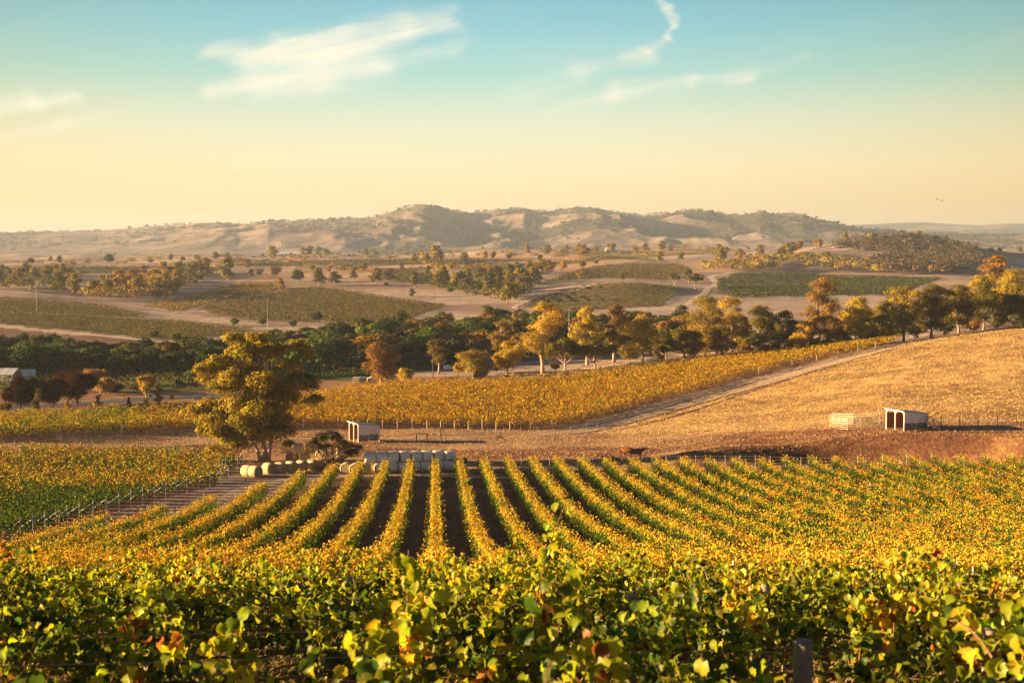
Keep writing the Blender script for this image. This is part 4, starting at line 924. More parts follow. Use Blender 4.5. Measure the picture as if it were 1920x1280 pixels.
def scatter_trees():
    r = np.random.default_rng(21)
    # shared tree models in two grades of detail
    kinds = [('gum', 'gum'), ('gum', 'gumo'), ('round', 'dark'), ('dense', 'dark'), ('round', 'fresh'), ('gum', 'grey'), ('spread', 'gumd'), ('bush', 'grey'), ('tall', 'gumo'), ('round', 'gumo'), ('gum', 'gumd')]
    B = {}
    for i, (k, p) in enumerate(kinds):
        for v in range(2):
            B[(i, v, 0)] = tree_meshes(k, 8 if k != 'bush' else 5, 8 if k != 'bush' else 3.5, p, 4600, .42, 900 + i * 3 + v)
            B[(i, v, 1)] = tree_meshes(k, 8 if k != 'bush' else 5, 8 if k != 'bush' else 3.5, p, 1500, .62, 900 + i * 3 + v)
    cnt = [0]
    def put(p, hm, wm, ks, label, group, cat='tree', name=None):
        i = int(ks[r.integers(len(ks))]); lod = 0 if p[1] < 560 else 1
        ref = (5, 3.5) if kinds[i][0] == 'bush' else (8, 8)
        o = plant_tree(name or NAME[kinds[i][0]], B[(i, int(r.integers(2)), lod)], p, (wm / ref[0], hm / ref[1]), r.random() * 6.28, parts=True)
        tag(o, label, cat, group); cnt[0] += 1; return o
    def fill(poly, n, hm, ks, label, group, asp=(0.8, 1.2), mind=3.5):
        xs = [p[0] for p in poly]; ys = [p[1] for p in poly]; got = []; tries = 0
        while len(got) < n and tries < n * 60:
            tries += 1; x = r.uniform(min(xs), max(xs)); y = r.uniform(min(ys), max(ys))
            if not inpoly(np.array([x]), np.array([y]), poly)[0]: continue
            if any((x - a) ** 2 + (y - b) ** 2 < mind ** 2 for a, b in got): continue
            got.append((x, y)); h = r.uniform(*hm); put((x, y, float(H(x, y)) - .2), h, h * r.uniform(*asp), ks, label, group)
    def band(px0, Y0, px1, Y1, px2, Y2, px3, Y3): return [atY(px0, Y0)[:2], atY(px1, Y1)[:2], atY(px2, Y2)[:2], atY(px3, Y3)[:2]]
    # dark wood in the valley
    fill(band(560, 338, 1000, 372, 1010, 520, 575, 455), 78, (5.5, 9.0), [2, 2, 3, 4, 6, 10, 9], 'dark green tree in the valley wood behind the golden vineyard', 'trees of the dark valley wood', (1.1, 1.6), mind=5)
    fill(band(1000, 372, 1300, 400, 1290, 540, 1010, 520), 34, (5, 8.0), [2, 3, 6, 10, 5, 9], 'dim green tree of the valley wood below the domed vineyard', 'trees below the domed vineyard', (1.1, 1.6), mind=6)
    fill(band(-60, 316, 395, 322, 420, 362, -60, 372), 58, (5, 8.2), [2, 3, 4, 2, 3, 6], 'dark green tree in the wood below the ploughed field on the left', 'trees of the wood below the ploughed field', (1.0, 1.5), mind=4)
    fill(band(395, 330, 580, 345, 600, 450, 420, 420), 22, (4.5, 7.5), [2, 3, 4, 6], 'green tree in the valley seen around the big gum crown', 'valley trees behind the big gum', (1.1, 1.5), mind=5)
    # clump on the left slope and others, outlined on the photograph
    fill(wpoly([(150, 566), (180, 545), (230, 530), (300, 520), (350, 512), (390, 505), (385, 520), (340, 545), (330, 560), (250, 566), (200, 568)], 3), 46, (8, 12), [0, 1, 9, 0, 5, 10], 'warm lit gum in the big clump on the left slope', 'gums of the clump on the left slope', mind=7)
    fill(wpoly([(-40, 556), (60, 552), (140, 556), (150, 545), (110, 530), (160, 518), (80, 512), (-40, 520)], 3), 30, (8, 12), [10, 5, 2, 0], 'grey green gum in the straggling wood at the far left', 'gums of the far left wood', mind=8)
    fill(wpoly([(790, 540), (880, 560), (950, 573), (985, 560), (1000, 545), (1010, 530), (900, 530), (800, 525), (770, 528)], 3), 26, (8, 12), [2, 10, 5, 0], 'gum in the wooded gully left of the domed vineyard', 'gums of the wooded gully', mind=9)
    fill(wpoly([(920, 522), (1040, 512), (1060, 500), (960, 508)], 2), 9, (7, 10), [1, 9, 0], 'orange lit gum in the strip above the gully', 'gums above the gully', mind=10)
    # single trees that stand apart: pixel column, foot, height in pixels, model
    one = [(58, 497, 14, 3, 'dark tree'), (95, 493, 13, 8, 'thin tree'), (111, 494, 14, 5, 'bare grey tree'), (205, 495, 19, 3, 'big round dark tree'), (282, 494, 9, 2, 'small round tree'), (320, 490, 13, 10, 'dark tree'), (343, 491, 11, 2, 'small dark tree'), (370, 491, 13, 3, 'squat dark tree'),
           (405, 487, 14, 5, 'greyish gum'), (425, 489, 15, 0, 'gum'), (426, 526, 40, 0, 'tall twin gum'), (466, 503, 16, 5, 'small gum'), (470, 520, 15, 5, 'pale gum'), (386, 517, 16, 0, 'gum'), (376, 527, 12, 3, 'small dark tree'), (510, 487, 25, 0, 'tall gum'), (545, 484, 10, 1, 'low gum'), (566, 481, 18, 0, 'gum'), (580, 481, 19, 10, 'dark gum'), (597, 480, 17, 5, 'gum'), (612, 480, 13, 3, 'dark tree'),
           (527, 546, 24, 1, 'orange gum'), (559, 530, 25, 3, 'dark gum'), (515, 522, 22, 9, 'orange gum'), (486, 518, 14, 9, 'pinkish tree'), (598, 536, 32, 10, 'broad grey gum'), (628, 534, 24, 5, 'grey gum'), (662, 525, 20, 10, 'dark small gum'), (706, 532, 28, 10, 'gum with a dark trunk'), (728, 528, 24, 5, 'greyish gum'), (723, 538, 9, 7, 'low shrub'), (777, 538, 28, 10, 'grey gum'), (822, 543, 28, 10, 'spreading gum'), (845, 550, 12, 3, 'small round tree'), (773, 557, 15, 5, 'thin upright shrub'), (682, 509, 16, 0, 'gum'), (617, 512, 14, 9, 'orange tree'), (585, 509, 12, 9, 'russet tree'),
           (820, 493, 30, 0, 'tall leaning gum'), (800, 498, 22, 0, 'gum'), (777, 494, 18, 1, 'orange gum'), (870, 496, 22, 10, 'dark gum'), (910, 486, 14, 0, 'broad gum'), (925, 486, 14, 1, 'gum'), (955, 487, 12, 9, 'low gum'), (989, 480, 22, 8, 'tall pinkish gum'), (1026, 480, 20, 10, 'dark gum'), (1012, 487, 10, 7, 'low shrub'), (1060, 478, 18, 0, 'gum'), (1084, 480, 22, 0, 'gum'), (1095, 483, 24, 1, 'gum'), (1117, 476, 14, 0, 'gum'), (1147, 474, 18, 9, 'orange gum'), (1190, 476, 16, 9, 'orange gum'), (1210, 474, 18, 1, 'orange gum'), (1240, 470, 18, 1, 'gum'), (1258, 471, 12, 10, 'dark gum'), (1237, 492, 20, 0, 'gum'), (1277, 489, 16, 10, 'gum'), (1091, 504, 16, 9, 'round orange tree'), (1118, 496, 8, 3, 'small round bush'),
           (1087, 524, 16, 9, 'rusty tree'), (1165, 526, 16, 10, 'dark rounded tree'), (1264, 537, 24, 6, 'spreading grey tree'), (1292, 530, 24, 5, 'pale gum'), (1303, 541, 30, 6, 'drooping grey tree'), (753, 505, 12, 10, 'dark tree'), (845, 508, 14, 9, 'orange bush'), (804, 508, 10, 3, 'dark bush'), (918, 508, 12, 9, 'orange bush'), (655, 482, 6, 3, 'small dark tree'), (686, 480, 14, 10, 'pale gum'), (706, 480, 9, 3, 'dark tree'), (792, 479, 8, 9, 'orange bush'), (1875, 474, 10, 3, 'small round tree'), (1858, 475, 11, 3, 'round dark tree'), (1912, 474, 12, 10, 'dark tree'), (1420, 548, 7, 7, 'low bush'), (440, 612, 16, 4, 'green tree'), (492, 611, 15, 4, 'green tree'), (550, 616, 16, 2, 'grey green tree'), (595, 606, 22, 2, 'dim tree'), (290, 636, 16, 3, 'dark low tree'), (330, 645, 22, 4, 'pale green tree'),
           (1348, 470, 12, 10, 'dark tree'), (1362, 462, 11, 0, 'gum'), (1452, 457, 11, 1, 'gum'), (1468, 456, 13, 0, 'gum'), (1496, 453, 16, 1, 'gum'), (1523, 455, 14, 0, 'gum'), (1440, 458, 9, 10, 'dark gum'), (1556, 452, 9, 2, 'dark tree')]
    wh = lambda px, py: ('at the left edge' if px < 100 else 'left of the orange clump' if px < 330 else 'above the orange clump' if px < 460 else 'on the pale slope left of centre' if px < 640 and py > 500 else 'on the far ridge left of the peak' if px < 640 else 'on the pale open paddock' if px < 860 and py > 515 else 'on the far plain below the peak' if px < 880 else 'on the far plain right of the peak' if px < 1010 else 'on the yellow ridge line' if px < 1300 and py < 495 else 'on the brow above the domed vineyard' if px < 1320 and py > 495 else 'on the crest of the right hill' if px < 1600 else 'behind the wooded hill at the right')
    seen = {}
    for px, py, hp, k, nm in one:
        p = pix(px, py); hm = hp / F * p[1]; lab = nm + ' standing ' + wh(px, py)
        if nm in ('green tree', 'dim tree', 'grey green tree', 'pale green tree', 'dark low tree'): lab = nm + ' above the valley wood near x of the big gum'.replace(' near x of', ' behind')
        seen.setdefault(lab, []).append(put(p, hm * 1.08, hm * (1.15 if k != 8 else .7), [k], lab, None))
    for lab, os_ in seen.items():
        if len(os_) > 1:
            for n_, o in enumerate(os_): o['label'] = ordn(n_) + ' ' + lab + (' counting from the left' if len(lab.split()) < 12 else '')
    fill(wpoly([(1300, 488), (1420, 482), (1500, 470), (1580, 458), (1650, 452), (1760, 458), (1800, 470), (1700, 480), (1560, 468), (1480, 490), (1350, 500)], 3), 22, (10, 14), [0, 1, 9, 10], 'gum on the upper slope of the wooded right hill', 'gums high on the wooded right hill', mind=14)
    return B

def far_woods(B):
    """woods too far to count: small crowns merged"""
    r = np.random.default_rng(31)
    def mass(name, label, pts, leaf, cols, hs, ws, nl=34):
        n = len(pts); P = np.repeat(pts, nl, 0); hh = np.repeat(hs, nl)[:, None]; ww = np.repeat(ws, nl)[:, None]
        d = unit(r.normal(size=(n * nl, 3))); d[:, 2] = np.abs(d[:, 2]) * 1.0 - .25
        C = P + np.concatenate([d[:, :2] * ww * .5 * (0.6 + .5 * r.random((n * nl, 1))), hh * (.5 + .42 * d[:, 2:])], 1)
        V, Fc = leaf_quads(C, leaf, d + r.normal(size=d.shape) * .4, .25, .9, r)
        cc = np.repeat(np.array(cols)[r.integers(len(cols), size=n)] * (0.8 + .4 * r.random((n, 1))), nl, 0); c = np.repeat(cc * (0.75 + .5 * r.random((n * nl, 1))), 4, 0)
        tag(link(name, np_mesh(name, V, Fc, [M_LEAF_V], c)), label, 'wood', None, 'stuff')
    def pts_in(poly, n):
        xs = [p[0] for p in poly]; ys = [p[1] for p in poly]; x = r.uniform(min(xs), max(xs), n * 6); y = r.uniform(min(ys), max(ys), n * 6)
        m = inpoly(x, y, poly); x, y = x[m][:n], y[m][:n]; return np.stack([x, y, H(x, y)], 1)
    p = pts_in(wpoly([(1560, 470), (1620, 452), (1700, 452), (1780, 462), (1840, 478), (1845, 498), (1780, 516), (1660, 515), (1620, 500), (1690, 485), (1640, 478)], 4), 1300)
    mass('hill_wood', 'dense dark wood covering the rounded right hill', p, 1.4, [np.array((.10, .08, .05)), np.array((.13, .095, .055)), np.array((.065, .062, .04)), np.array((.17, .11, .06))], r.uniform(8, 14, len(p)), r.uniform(8, 13, len(p)))
    for poly, n, hh, cols, lb in (([(150, 566), (180, 545), (230, 530), (300, 520), (350, 512), (390, 505), (385, 520), (340, 545), (330, 560), (250, 566), (200, 568)], 210, (5, 9), GUMO + GUM, 'warm lit scrub between the gums of the left slope clump'),
                                  ([(-40, 556), (60, 552), (140, 556), (150, 545), (110, 530), (160, 518), (80, 512), (-40, 520)], 150, (5, 8), GUMD + GREYG, 'grey green scrub among the gums at the far left'),
                                  ([(790, 540), (880, 560), (950, 573), (985, 560), (1000, 545), (1010, 530), (900, 530), (800, 525), (770, 528)], 130, (5, 8), GUMD + DARK, 'dark scrub filling the gully left of the domed vineyard'),
                                  ([(780, 510), (900, 508), (1040, 500), (1040, 494), (900, 500), (800, 500)], 60, (5, 8), GUM + GUMO, 'scrubby strip of small gums above the gully'),
                                  ([(390, 520), (430, 500), (520, 500), (620, 508), (700, 520), (720, 514), (640, 500), (520, 492), (420, 494)], 70, (4, 7), GREYG + GUMO, 'scattered low scrub on the pale slope left of centre'),
                                  ([(0, 500), (200, 497), (400, 492), (640, 486), (900, 484), (1060, 480), (1280, 466), (1400, 458), (1400, 464), (1280, 474), (1060, 487), (900, 490), (640, 492), (400, 498), (200, 503), (0, 506)], 260, (4, 9), GUM + GUMO + GREYG, 'broken hedgerow of small trees along the far ridge')):
        p = pts_in(wpoly(poly, 4), n); mass('scrub', lb, p, 1.0, cols, r.uniform(*hh, len(p)), r.uniform(6, 11, len(p)), 60)
    p = pts_in(wpoly([(1340, 515), (1420, 510), (1500, 505), (1560, 512), (1680, 517), (1800, 518), (1830, 505), (1650, 498), (1500, 495), (1400, 492)], 3), 150)
    mass('hill_wood', 'belt of warm lit gums along the foot of the right hill', p, 1.3, GUM + GUMO + GREYG, r.uniform(7, 12, len(p)), r.uniform(8, 12, len(p)), 60)
    def bandp(*a): return [tuple(atY(a[k], a[k + 1])[:2]) for k in range(0, len(a), 2)]
    for poly, n, lb in ((bandp(560, 338, 1000, 372, 1290, 400, 1290, 530, 1010, 520, 575, 455), 620, 'dark undergrowth filling the valley wood'), (bandp(-60, 316, 395, 322, 560, 340, 580, 450, 420, 400, -60, 372), 360, 'dark undergrowth filling the wood on the left')):
        p = pts_in(poly, n); mass('undergrowth', lb, p, .55, DARK + GUMD + FRESH, r.uniform(2.2, 4.6, len(p)), r.uniform(4, 7, len(p)), 110)
    p = pts_in(wpoly([(1310, 500), (1400, 495), (1480, 485), (1560, 478), (1560, 486), (1480, 500), (1400, 512), (1330, 512)], 4), 130)
    mass('hill_wood', 'open scrub on the saddle of the right hill', p, 1.3, GREYG + GUM, r.uniform(5, 9, len(p)), r.uniform(6, 10, len(p)))
    p = pts_in(wpoly([(400, 482), (640, 478), (900, 476), (1040, 472), (1040, 477), (800, 482), (400, 487)], 3), 160)
    mass('plain_wood', 'thin line of distant scrub across the far plain', p, 1.6, GREYG + GUMO, r.uniform(3, 6, len(p)), r.uniform(6, 14, len(p)))

# ------------------------------------------------------------------ hills at the back
SKY = [(-900, 440), (-300, 440), (0, 437), (100, 434), (200, 432), (270, 427), (330, 423), (385, 417), (420, 417), (450, 421), (480, 419), (505, 413), (560, 414), (640, 412), (700, 409), (735, 397), (765, 388), (795, 382), (825, 385), (845, 394), (870, 401), (905, 397), (940, 393), (985, 391), (1012, 397), (1045, 394), (1080, 389), (1120, 391), (1150, 399), (1200, 405), (1240, 402), (1290, 395), (1330, 396), (1375, 402), (1405, 399), (1425, 395), (1450, 400), (1475, 399), (1505, 402), (1530, 412), (1560, 417), (1585, 424), (1620, 430), (1700, 436), (1920, 440), (2400, 440)]
def build_hills():
    us = (np.arange(-1500, 3000, 2.6) - CX) / F; Ys = np.geomspace(2450, 6200, 330)
    Yg, Ug = np.meshgrid(Ys, us, indexing='ij'); px = CX + F * Ug; x = Ug * Yg; y = Yg
    YC = 4300 + 260 * np.sin(px / 140.0) ; top = Z(np.interp(px, [a for a, b in SKY], [b for a, b in SKY]), YC)
    base = -30.0 + 0 * x
    t = np.clip((y - 2700) / (YC - 2700), 0, 1); prof = t ** 1.35
    back = sstep(y, YC * 1.0, YC * 1.25)
    rd = ridged(x / 620 + 3, y / 900 + 1, 5, 77); rd2 = ridged(x / 230 + 9, y / 420, 4, 78)
    env = np.sin(np.pi * np.clip(t, 0, 1)) ** 0.8 * sstep(t, 0.05, 0.5)
    z = base + (top - base) * prof * (1 - 0.85 * back) + env * ((rd - .62) * 120 + (rd2 - .6) * 48) * sstep(top, 10, 90)
    z = z + env * (rd - .6) * 40 * (1 - sstep(top, 10, 90)) + (rd2 - .6) * 8 * sstep(t, .6, 1) * (1 - back)
    # no spur may stand above the skyline
    lim = Z(np.interp(px, [a for a, b in SKY], [b for a, b in SKY]) + 2.0, y); z = np.where(t < .97, np.minimum(z, np.maximum(lim, base)), z)
    z = np.maximum(z, -40 + 3 * fbm(x / 300, y / 300, 3, 5))
    V = np.stack([x.ravel(), y.ravel(), z.ravel()], 1); nr, nc = x.shape; idx = np.arange(nr * nc).reshape(nr, nc)
    Fq = np.stack([idx[:-1, :-1], idx[:-1, 1:], idx[1:, 1:], idx[1:, :-1]], -1).reshape(-1, 4)
    xx, yy, zz = V.T; tt = t.ravel(); pal = sstep(fbm(xx / 260, yy / 330, 4, 61), .42, .6)[:, None]
    c = np.array((0.36, 0.31, 0.29)) * (1 - pal) + np.array((0.43, 0.37, 0.34)) * pal
    right = sstep(px.ravel(), 900, 1150)[:, None]; tr = sstep(fbm(xx / 160, yy / 260, 4, 62), .48, .6)[:, None] * (0.35 + .65 * right)  * sstep(tt, .25, .6)[:, None]
    gully = (1 - sstep((rd * .6 + rd2 * .4).ravel(), .5, .68))[:, None] * sstep(px.ravel(), 560, 760)[:, None]
    tr = np.clip(tr * 1.3 + gully * .85, 0, .94) * (1 - .7 * (sstep(px.ravel(), 690, 740) * (1 - sstep(px.ravel(), 930, 980)) * sstep(tt, .7, .85))[:, None]); c = c * (1 - tr) + np.array((0.075, 0.08, 0.06)) * tr
    tag(link('hills', np_mesh('hills', V, Fq, [M_HILL], c, smooth=True)), kind='structure')
    # trees on the range
    r = np.random.default_rng(41); n = 26000; i = r.integers(0, nr - 1, n); j = r.integers(0, nc - 1, n); w = tr.reshape(nr, nc)[i, j] + .02 + .55 * (np.abs(t[i, j] - .97) < .045) * (fbm(x[i, j] / 90, y[i, j] / 90, 2, 5) > .46)
    u = us[j]; keep = (r.random(n) < w) & (np.abs(u) < .42); i = i[keep]; j = j[keep]
    P = np.stack([x[i, j], y[i, j], z[i, j]], 1) + np.concatenate([r.normal(size=(len(i), 2)) * 5, np.zeros((len(i), 1))], 1)
    nl = 7; C = np.repeat(P, nl, 0) + r.normal(size=(len(P) * nl, 3)) * np.array([3.4, 3.4, 1.2]) + np.array([0, 0, 3.2])
    V2, F2 = leaf_quads(C, 5.0, r.normal(size=C.shape) + np.array([0, 0, .4]), .25, .9, r)
    cc = np.repeat(np.array((0.075, 0.078, 0.045)) * (0.7 + .6 * r.random((len(C), 1))), 4, 0)
    tag(link('hill_trees', np_mesh('hill_trees', V2, F2, [M_LEAF_V], cc)), 'far scattered trees along the ridges and gullies of the hills', 'wood', None, 'stuff')
    # the lower bluish range behind, right
    us2 = (np.arange(500, 3400, 6.0) - CX) / F; Y2 = np.linspace(6300, 9000, 60); Yg, Ug = np.meshgrid(Y2, us2, indexing='ij'); px = CX + F * Ug; x = Ug * Yg; y = Yg
    sk = [(500, 440), (1500, 432), (1570, 423), (1620, 421), (1680, 418), (1730, 417), (1790, 421), (1840, 422), (1880, 419), (1930, 420), (2200, 425), (3400, 430)]
    tp = Z(np.interp(px, [a for a, b in sk], [b for a, b in sk]), 8000); t = np.clip((y - 6400) / 1600, 0, 1)
    z = -60 + (tp + 60) * t ** 1.2 + np.sin(np.pi * t) * (ridged(x / 900, y / 1100, 4, 91) - .6) * 70 - sstep(y, 8000, 9000) * 50
    V = np.stack([x.ravel(), y.ravel(), z.ravel()], 1); nr, nc = x.shape; idx = np.arange(nr * nc).reshape(nr, nc)
    Fq = np.stack([idx[:-1, :-1], idx[:-1, 1:], idx[1:, 1:], idx[1:, :-1]], -1).reshape(-1, 4)
    q = sstep(fbm(V[:, 0] / 300, V[:, 1] / 260, 4, 63), .45, .6)[:, None]; c = np.array((0.34, 0.28, 0.20)) * (1 - q) + np.array((0.09, 0.10, 0.07)) * q
    tag(link('hills', np_mesh('hills', V, Fq, [M_HILL], c, smooth=True)), kind='structure')
    # plain under and behind everything
    b = MB(); b.poly([(-14000, 2300, -46), (14000, 2300, -46), (14000, 11000, -46), (-14000, 11000, -46)], [(0, 1, 2, 3)])
    o = b.build('plain', M_PLAIN); tag(o, kind='structure')
M_PLAIN = plain('plain_grass', (0.30, 0.24, 0.17), 1.0, 0.3, 0.004, spec=0.05)

def build_haze():
    xs, y0, y1, z0, z1 = 9500, -60, 9800, -62, 170
    b = MB(); b.box((0, (y0 + y1) / 2, (z0 + z1) / 2), (2 * xs, y1 - y0, z1 - z0))
    m, t = newmat('haze_air'); out = t.add('ShaderNodeOutputMaterial'); v = t.add('ShaderNodeVolumePrincipled')
    v.inputs['Color'].default_value = (0.62, 0.76, 1.0, 1); v.inputs['Density'].default_value = HAZE; v.inputs['Anisotropy'].default_value = 0.2
    t.l.new(v.outputs[0], out.inputs['Volume'])
    tag(b.build('haze', m), kind='stuff')
HAZE = 0.000095

# ------------------------------------------------------------------ tracks and road
def strip(name, pts, width, mat, lift=0.05, kind='structure', px=True, sub=10, wob=0.0, nseg=4):
    """ribbon hugging the ground; pts in photograph pixels or world xy"""
    P = [pix(*p)[:2] if px else np.array(p[:2]) for p in pts]; Q = []
    for a, b in zip(P[:-1], P[1:]):
        for k in range(sub): Q.append(a + (b - a) * k / sub)
    Q.append(P[-1]); Q = np.array(Q)
    for _ in range(6): Q[1:-1] = (Q[:-2] + 2 * Q[1:-1] + Q[2:]) / 4
    d = np.gradient(Q, axis=0); d /= np.linalg.norm(d, axis=1, keepdims=True); nr = np.stack([d[:, 1], -d[:, 0]], 1)
    W = width if hasattr(width, '__len__') else [width, width]; w = np.interp(np.linspace(0, 1, len(Q)), np.linspace(0, 1, len(W)), W)
    V = []
    for i in range(len(Q)):
        for k in range(nseg + 1):
            f = k / nseg - .5; ww = w[i] * (1 + wob * (vnoise(np.array([i * .35]), np.array([k * 3.0 + 5]))[0] - .5)); q = Q[i] + nr[i] * f * ww; V.append((q[0], q[1], float(H(*q)) + lift - (0.04 if k in (0, nseg) else 0)))
    Fs = [(i * (nseg + 1) + k, i * (nseg + 1) + k + 1, (i + 1) * (nseg + 1) + k + 1, (i + 1) * (nseg + 1) + k) for i in range(len(Q) - 1) for k in range(nseg)]
    b = MB(); b.poly(V, Fs); o = b.build(name, mat, None, True); tag(o, kind=kind); return o, Q
def tracks():
    strip('dirt_track', [(250, 986), (330, 968), (400, 942), (470, 915), (540, 898), (640, 893), (760, 890), (860, 892), (960, 896)], [2.0, 2.2, 2.8, 3.0, 2.6], M_TRACK, wob=.5, sub=12)
    strip('dirt_track', [(430, 905), (440, 895), (450, 890), (560, 890)], [3, 4, 3], M_TRACK, 0.06, wob=.3)
    for off in (0, 12):
        strip('wheel_rut', [(1010, 812 + off * .5), (1090, 801 + off), (1200, 776 + off), (1300, 748 + off), (1420, 714 + off), (1530, 684 + off * .8), (1620, 662 + off * .6), (1700, 643 + off * .4)], 0.7, M_RUT, 0.07, wob=.7, sub=14)
    strip('dirt_track', [(1000, 814), (1090, 803), (1200, 775), (1300, 747), (1420, 714), (1530, 685), (1620, 662), (1700, 642)], [6, 9, 9, 6], M_TRACK, 0.04, wob=.3, sub=14)
    strip('wheel_rut', [(1150, 808), (1220, 792), (1320, 763), (1420, 729), (1530, 696), (1600, 678), (1660, 668)], 0.7, M_RUT, 0.07, wob=.8, sub=14)
    strip('dirt_track', [(0, 836), (150, 838), (350, 833), (520, 822), (700, 822), (900, 818), (1100, 815)], [2.6, 2.2, 2.6], M_TRACK, 0.05, wob=.6, sub=12)
    strip('dirt_track', [(-100, 607), (0, 612), (130, 624), (270, 638), (340, 642), (420, 640)], [2.6, 3.0, 2.2], plain('pale_track', (0.58, 0.46, 0.35), 1, .1, .3), 0.1, wob=.3)
    strip('dirt_track', [(985, 583), (960, 576), (1010, 555), (1080, 545), (1120, 531), (1200, 528), (1290, 536)], [2, 3, 3, 3], plain('pale_track', (0.52, 0.42, 0.33), 1, .1, .3), 0.1, wob=.4)
    strip('dirt_track', [(1290, 572), (1320, 552), (1345, 530), (1330, 518), (1380, 510), (1460, 508), (1600, 514), (1760, 519), (1830, 512)], [4, 5, 4, 3], plain('pale_track', (0.56, 0.45, 0.35), 1, .1, .3), 0.1, wob=.4)
    strip('dirt_track', [(365, 580), (440, 562), (520, 547), (560, 540)], [3, 3], plain('pale_track', (0.42, 0.31, 0.25), 1, .1, .3), 0.1, wob=.4)
    strip('dirt_track', [(600, 602), (660, 605), (720, 602), (780, 606)], [2, 4, 2], plain('pale_track', (0.58, 0.46, 0.36), 1, .1, .3), 0.1, wob=.4)
    strip('dirt_track', [(960, 712), (1060, 697), (1160, 684), (1240, 668)], [3, 5, 3], plain('pale_track', (0.66, 0.52, 0.38), 1, .1, .3), 0.08, wob=.4)
    o, Q = strip('road', [(-60, 766), (60, 762), (150, 757), (240, 750), (330, 745), (440, 742), (560, 740)], 6.5, M_ROAD, 0.09, sub=10)
    for i, (a, b, sh) in enumerate([(0, 1, 2.9), (0, 1, -2.9)]):
        d = np.gradient(Q, axis=0); d /= np.linalg.norm(d, axis=1, keepdims=True); nr = np.stack([d[:, 1], -d[:, 0]], 1); P = Q + nr * sh
        strip('road_marking', [tuple(p) for p in P[::3]], 0.16, M_LINE, 0.13, px=False, sub=4, nseg=1)
    for k in range(2, len(Q) - 3, 5): strip('road_marking', [tuple(Q[k]), tuple(Q[k + 2])], 0.14, M_LINE, 0.13, px=False, sub=4, nseg=1)

# ------------------------------------------------------------------ buildings and farm things
M_TINW = plain('white_tin', (0.80, 0.84, 0.88), 0.45, 0.06, 2.0, metal=0.15)
M_TINR = plain('roof_tin', (0.62, 0.66, 0.70), 0.4, 0.08, 1.5, metal=0.4)
M_FRAME = plain('shed_frame', (0.70, 0.64, 0.55), 0.6, 0.1, 4)
M_RUSTW = plain('rusty_wall', (0.22, 0.07, 0.035), 0.9, 0.3, 3)
M_MESH = plain('dark_rail_panel', (0.20, 0.20, 0.20), 0.7, 0.2, 5)
M_RAIL = plain('pale_steel_rail', (0.42, 0.39, 0.36), 0.5, 0.1, 6, metal=0.2)
M_TIMB = plain('pale_timber', (0.50, 0.38, 0.24), 0.8, 0.2, 5)
M_DARKT = plain('dark_timber', (0.09, 0.065, 0.05), 0.9, 0.25, 6)
M_HAY = plain('hay', (0.62, 0.50, 0.29), 1.0, 0.35, 7, bump=0.8, spec=.05)
M_HAYE = plain('hay_end', (0.42, 0.31, 0.16), 1.0, 0.4, 5, bump=0.9, spec=.05)
M_WRAP = plain('net_wrap', (0.86, 0.81, 0.71), 0.75, 0.16, 2.2, bump=0.3)
M_GREENB = plain('green_steel', (0.03, 0.13, 0.09), 0.5, 0.15, 3)
M_CREAM = plain('cream_wall', (0.62, 0.52, 0.36), 0.85, 0.08, 2)
M_GREYR = plain('grey_roof', (0.40, 0.38, 0.37), 0.6, 0.1, 2)
M_WIN = plain('window_glass', (0.04, 0.05, 0.06), 0.15, 0.1, 2, spec=0.6)
M_TANK = plain('tank_poly', (0.72, 0.64, 0.48), 0.55, 0.06, 2)
M_SIGNY = plain('sign_yellow', (0.80, 0.50, 0.02), 0.5, 0.05, 3)
M_BLACK = plain('sign_black', (0.015, 0.015, 0.015), 0.6, 0.05, 3)
M_WHITE = plain('sign_white', (0.78, 0.77, 0.74), 0.5, 0.05, 3)
M_COW = plain('brown_hide', (0.26, 0.09, 0.035), 0.8, 0.3, 4)
M_ROPE = plain('bale_twine', (0.28, 0.22, 0.12), 0.9, 0.2, 8)

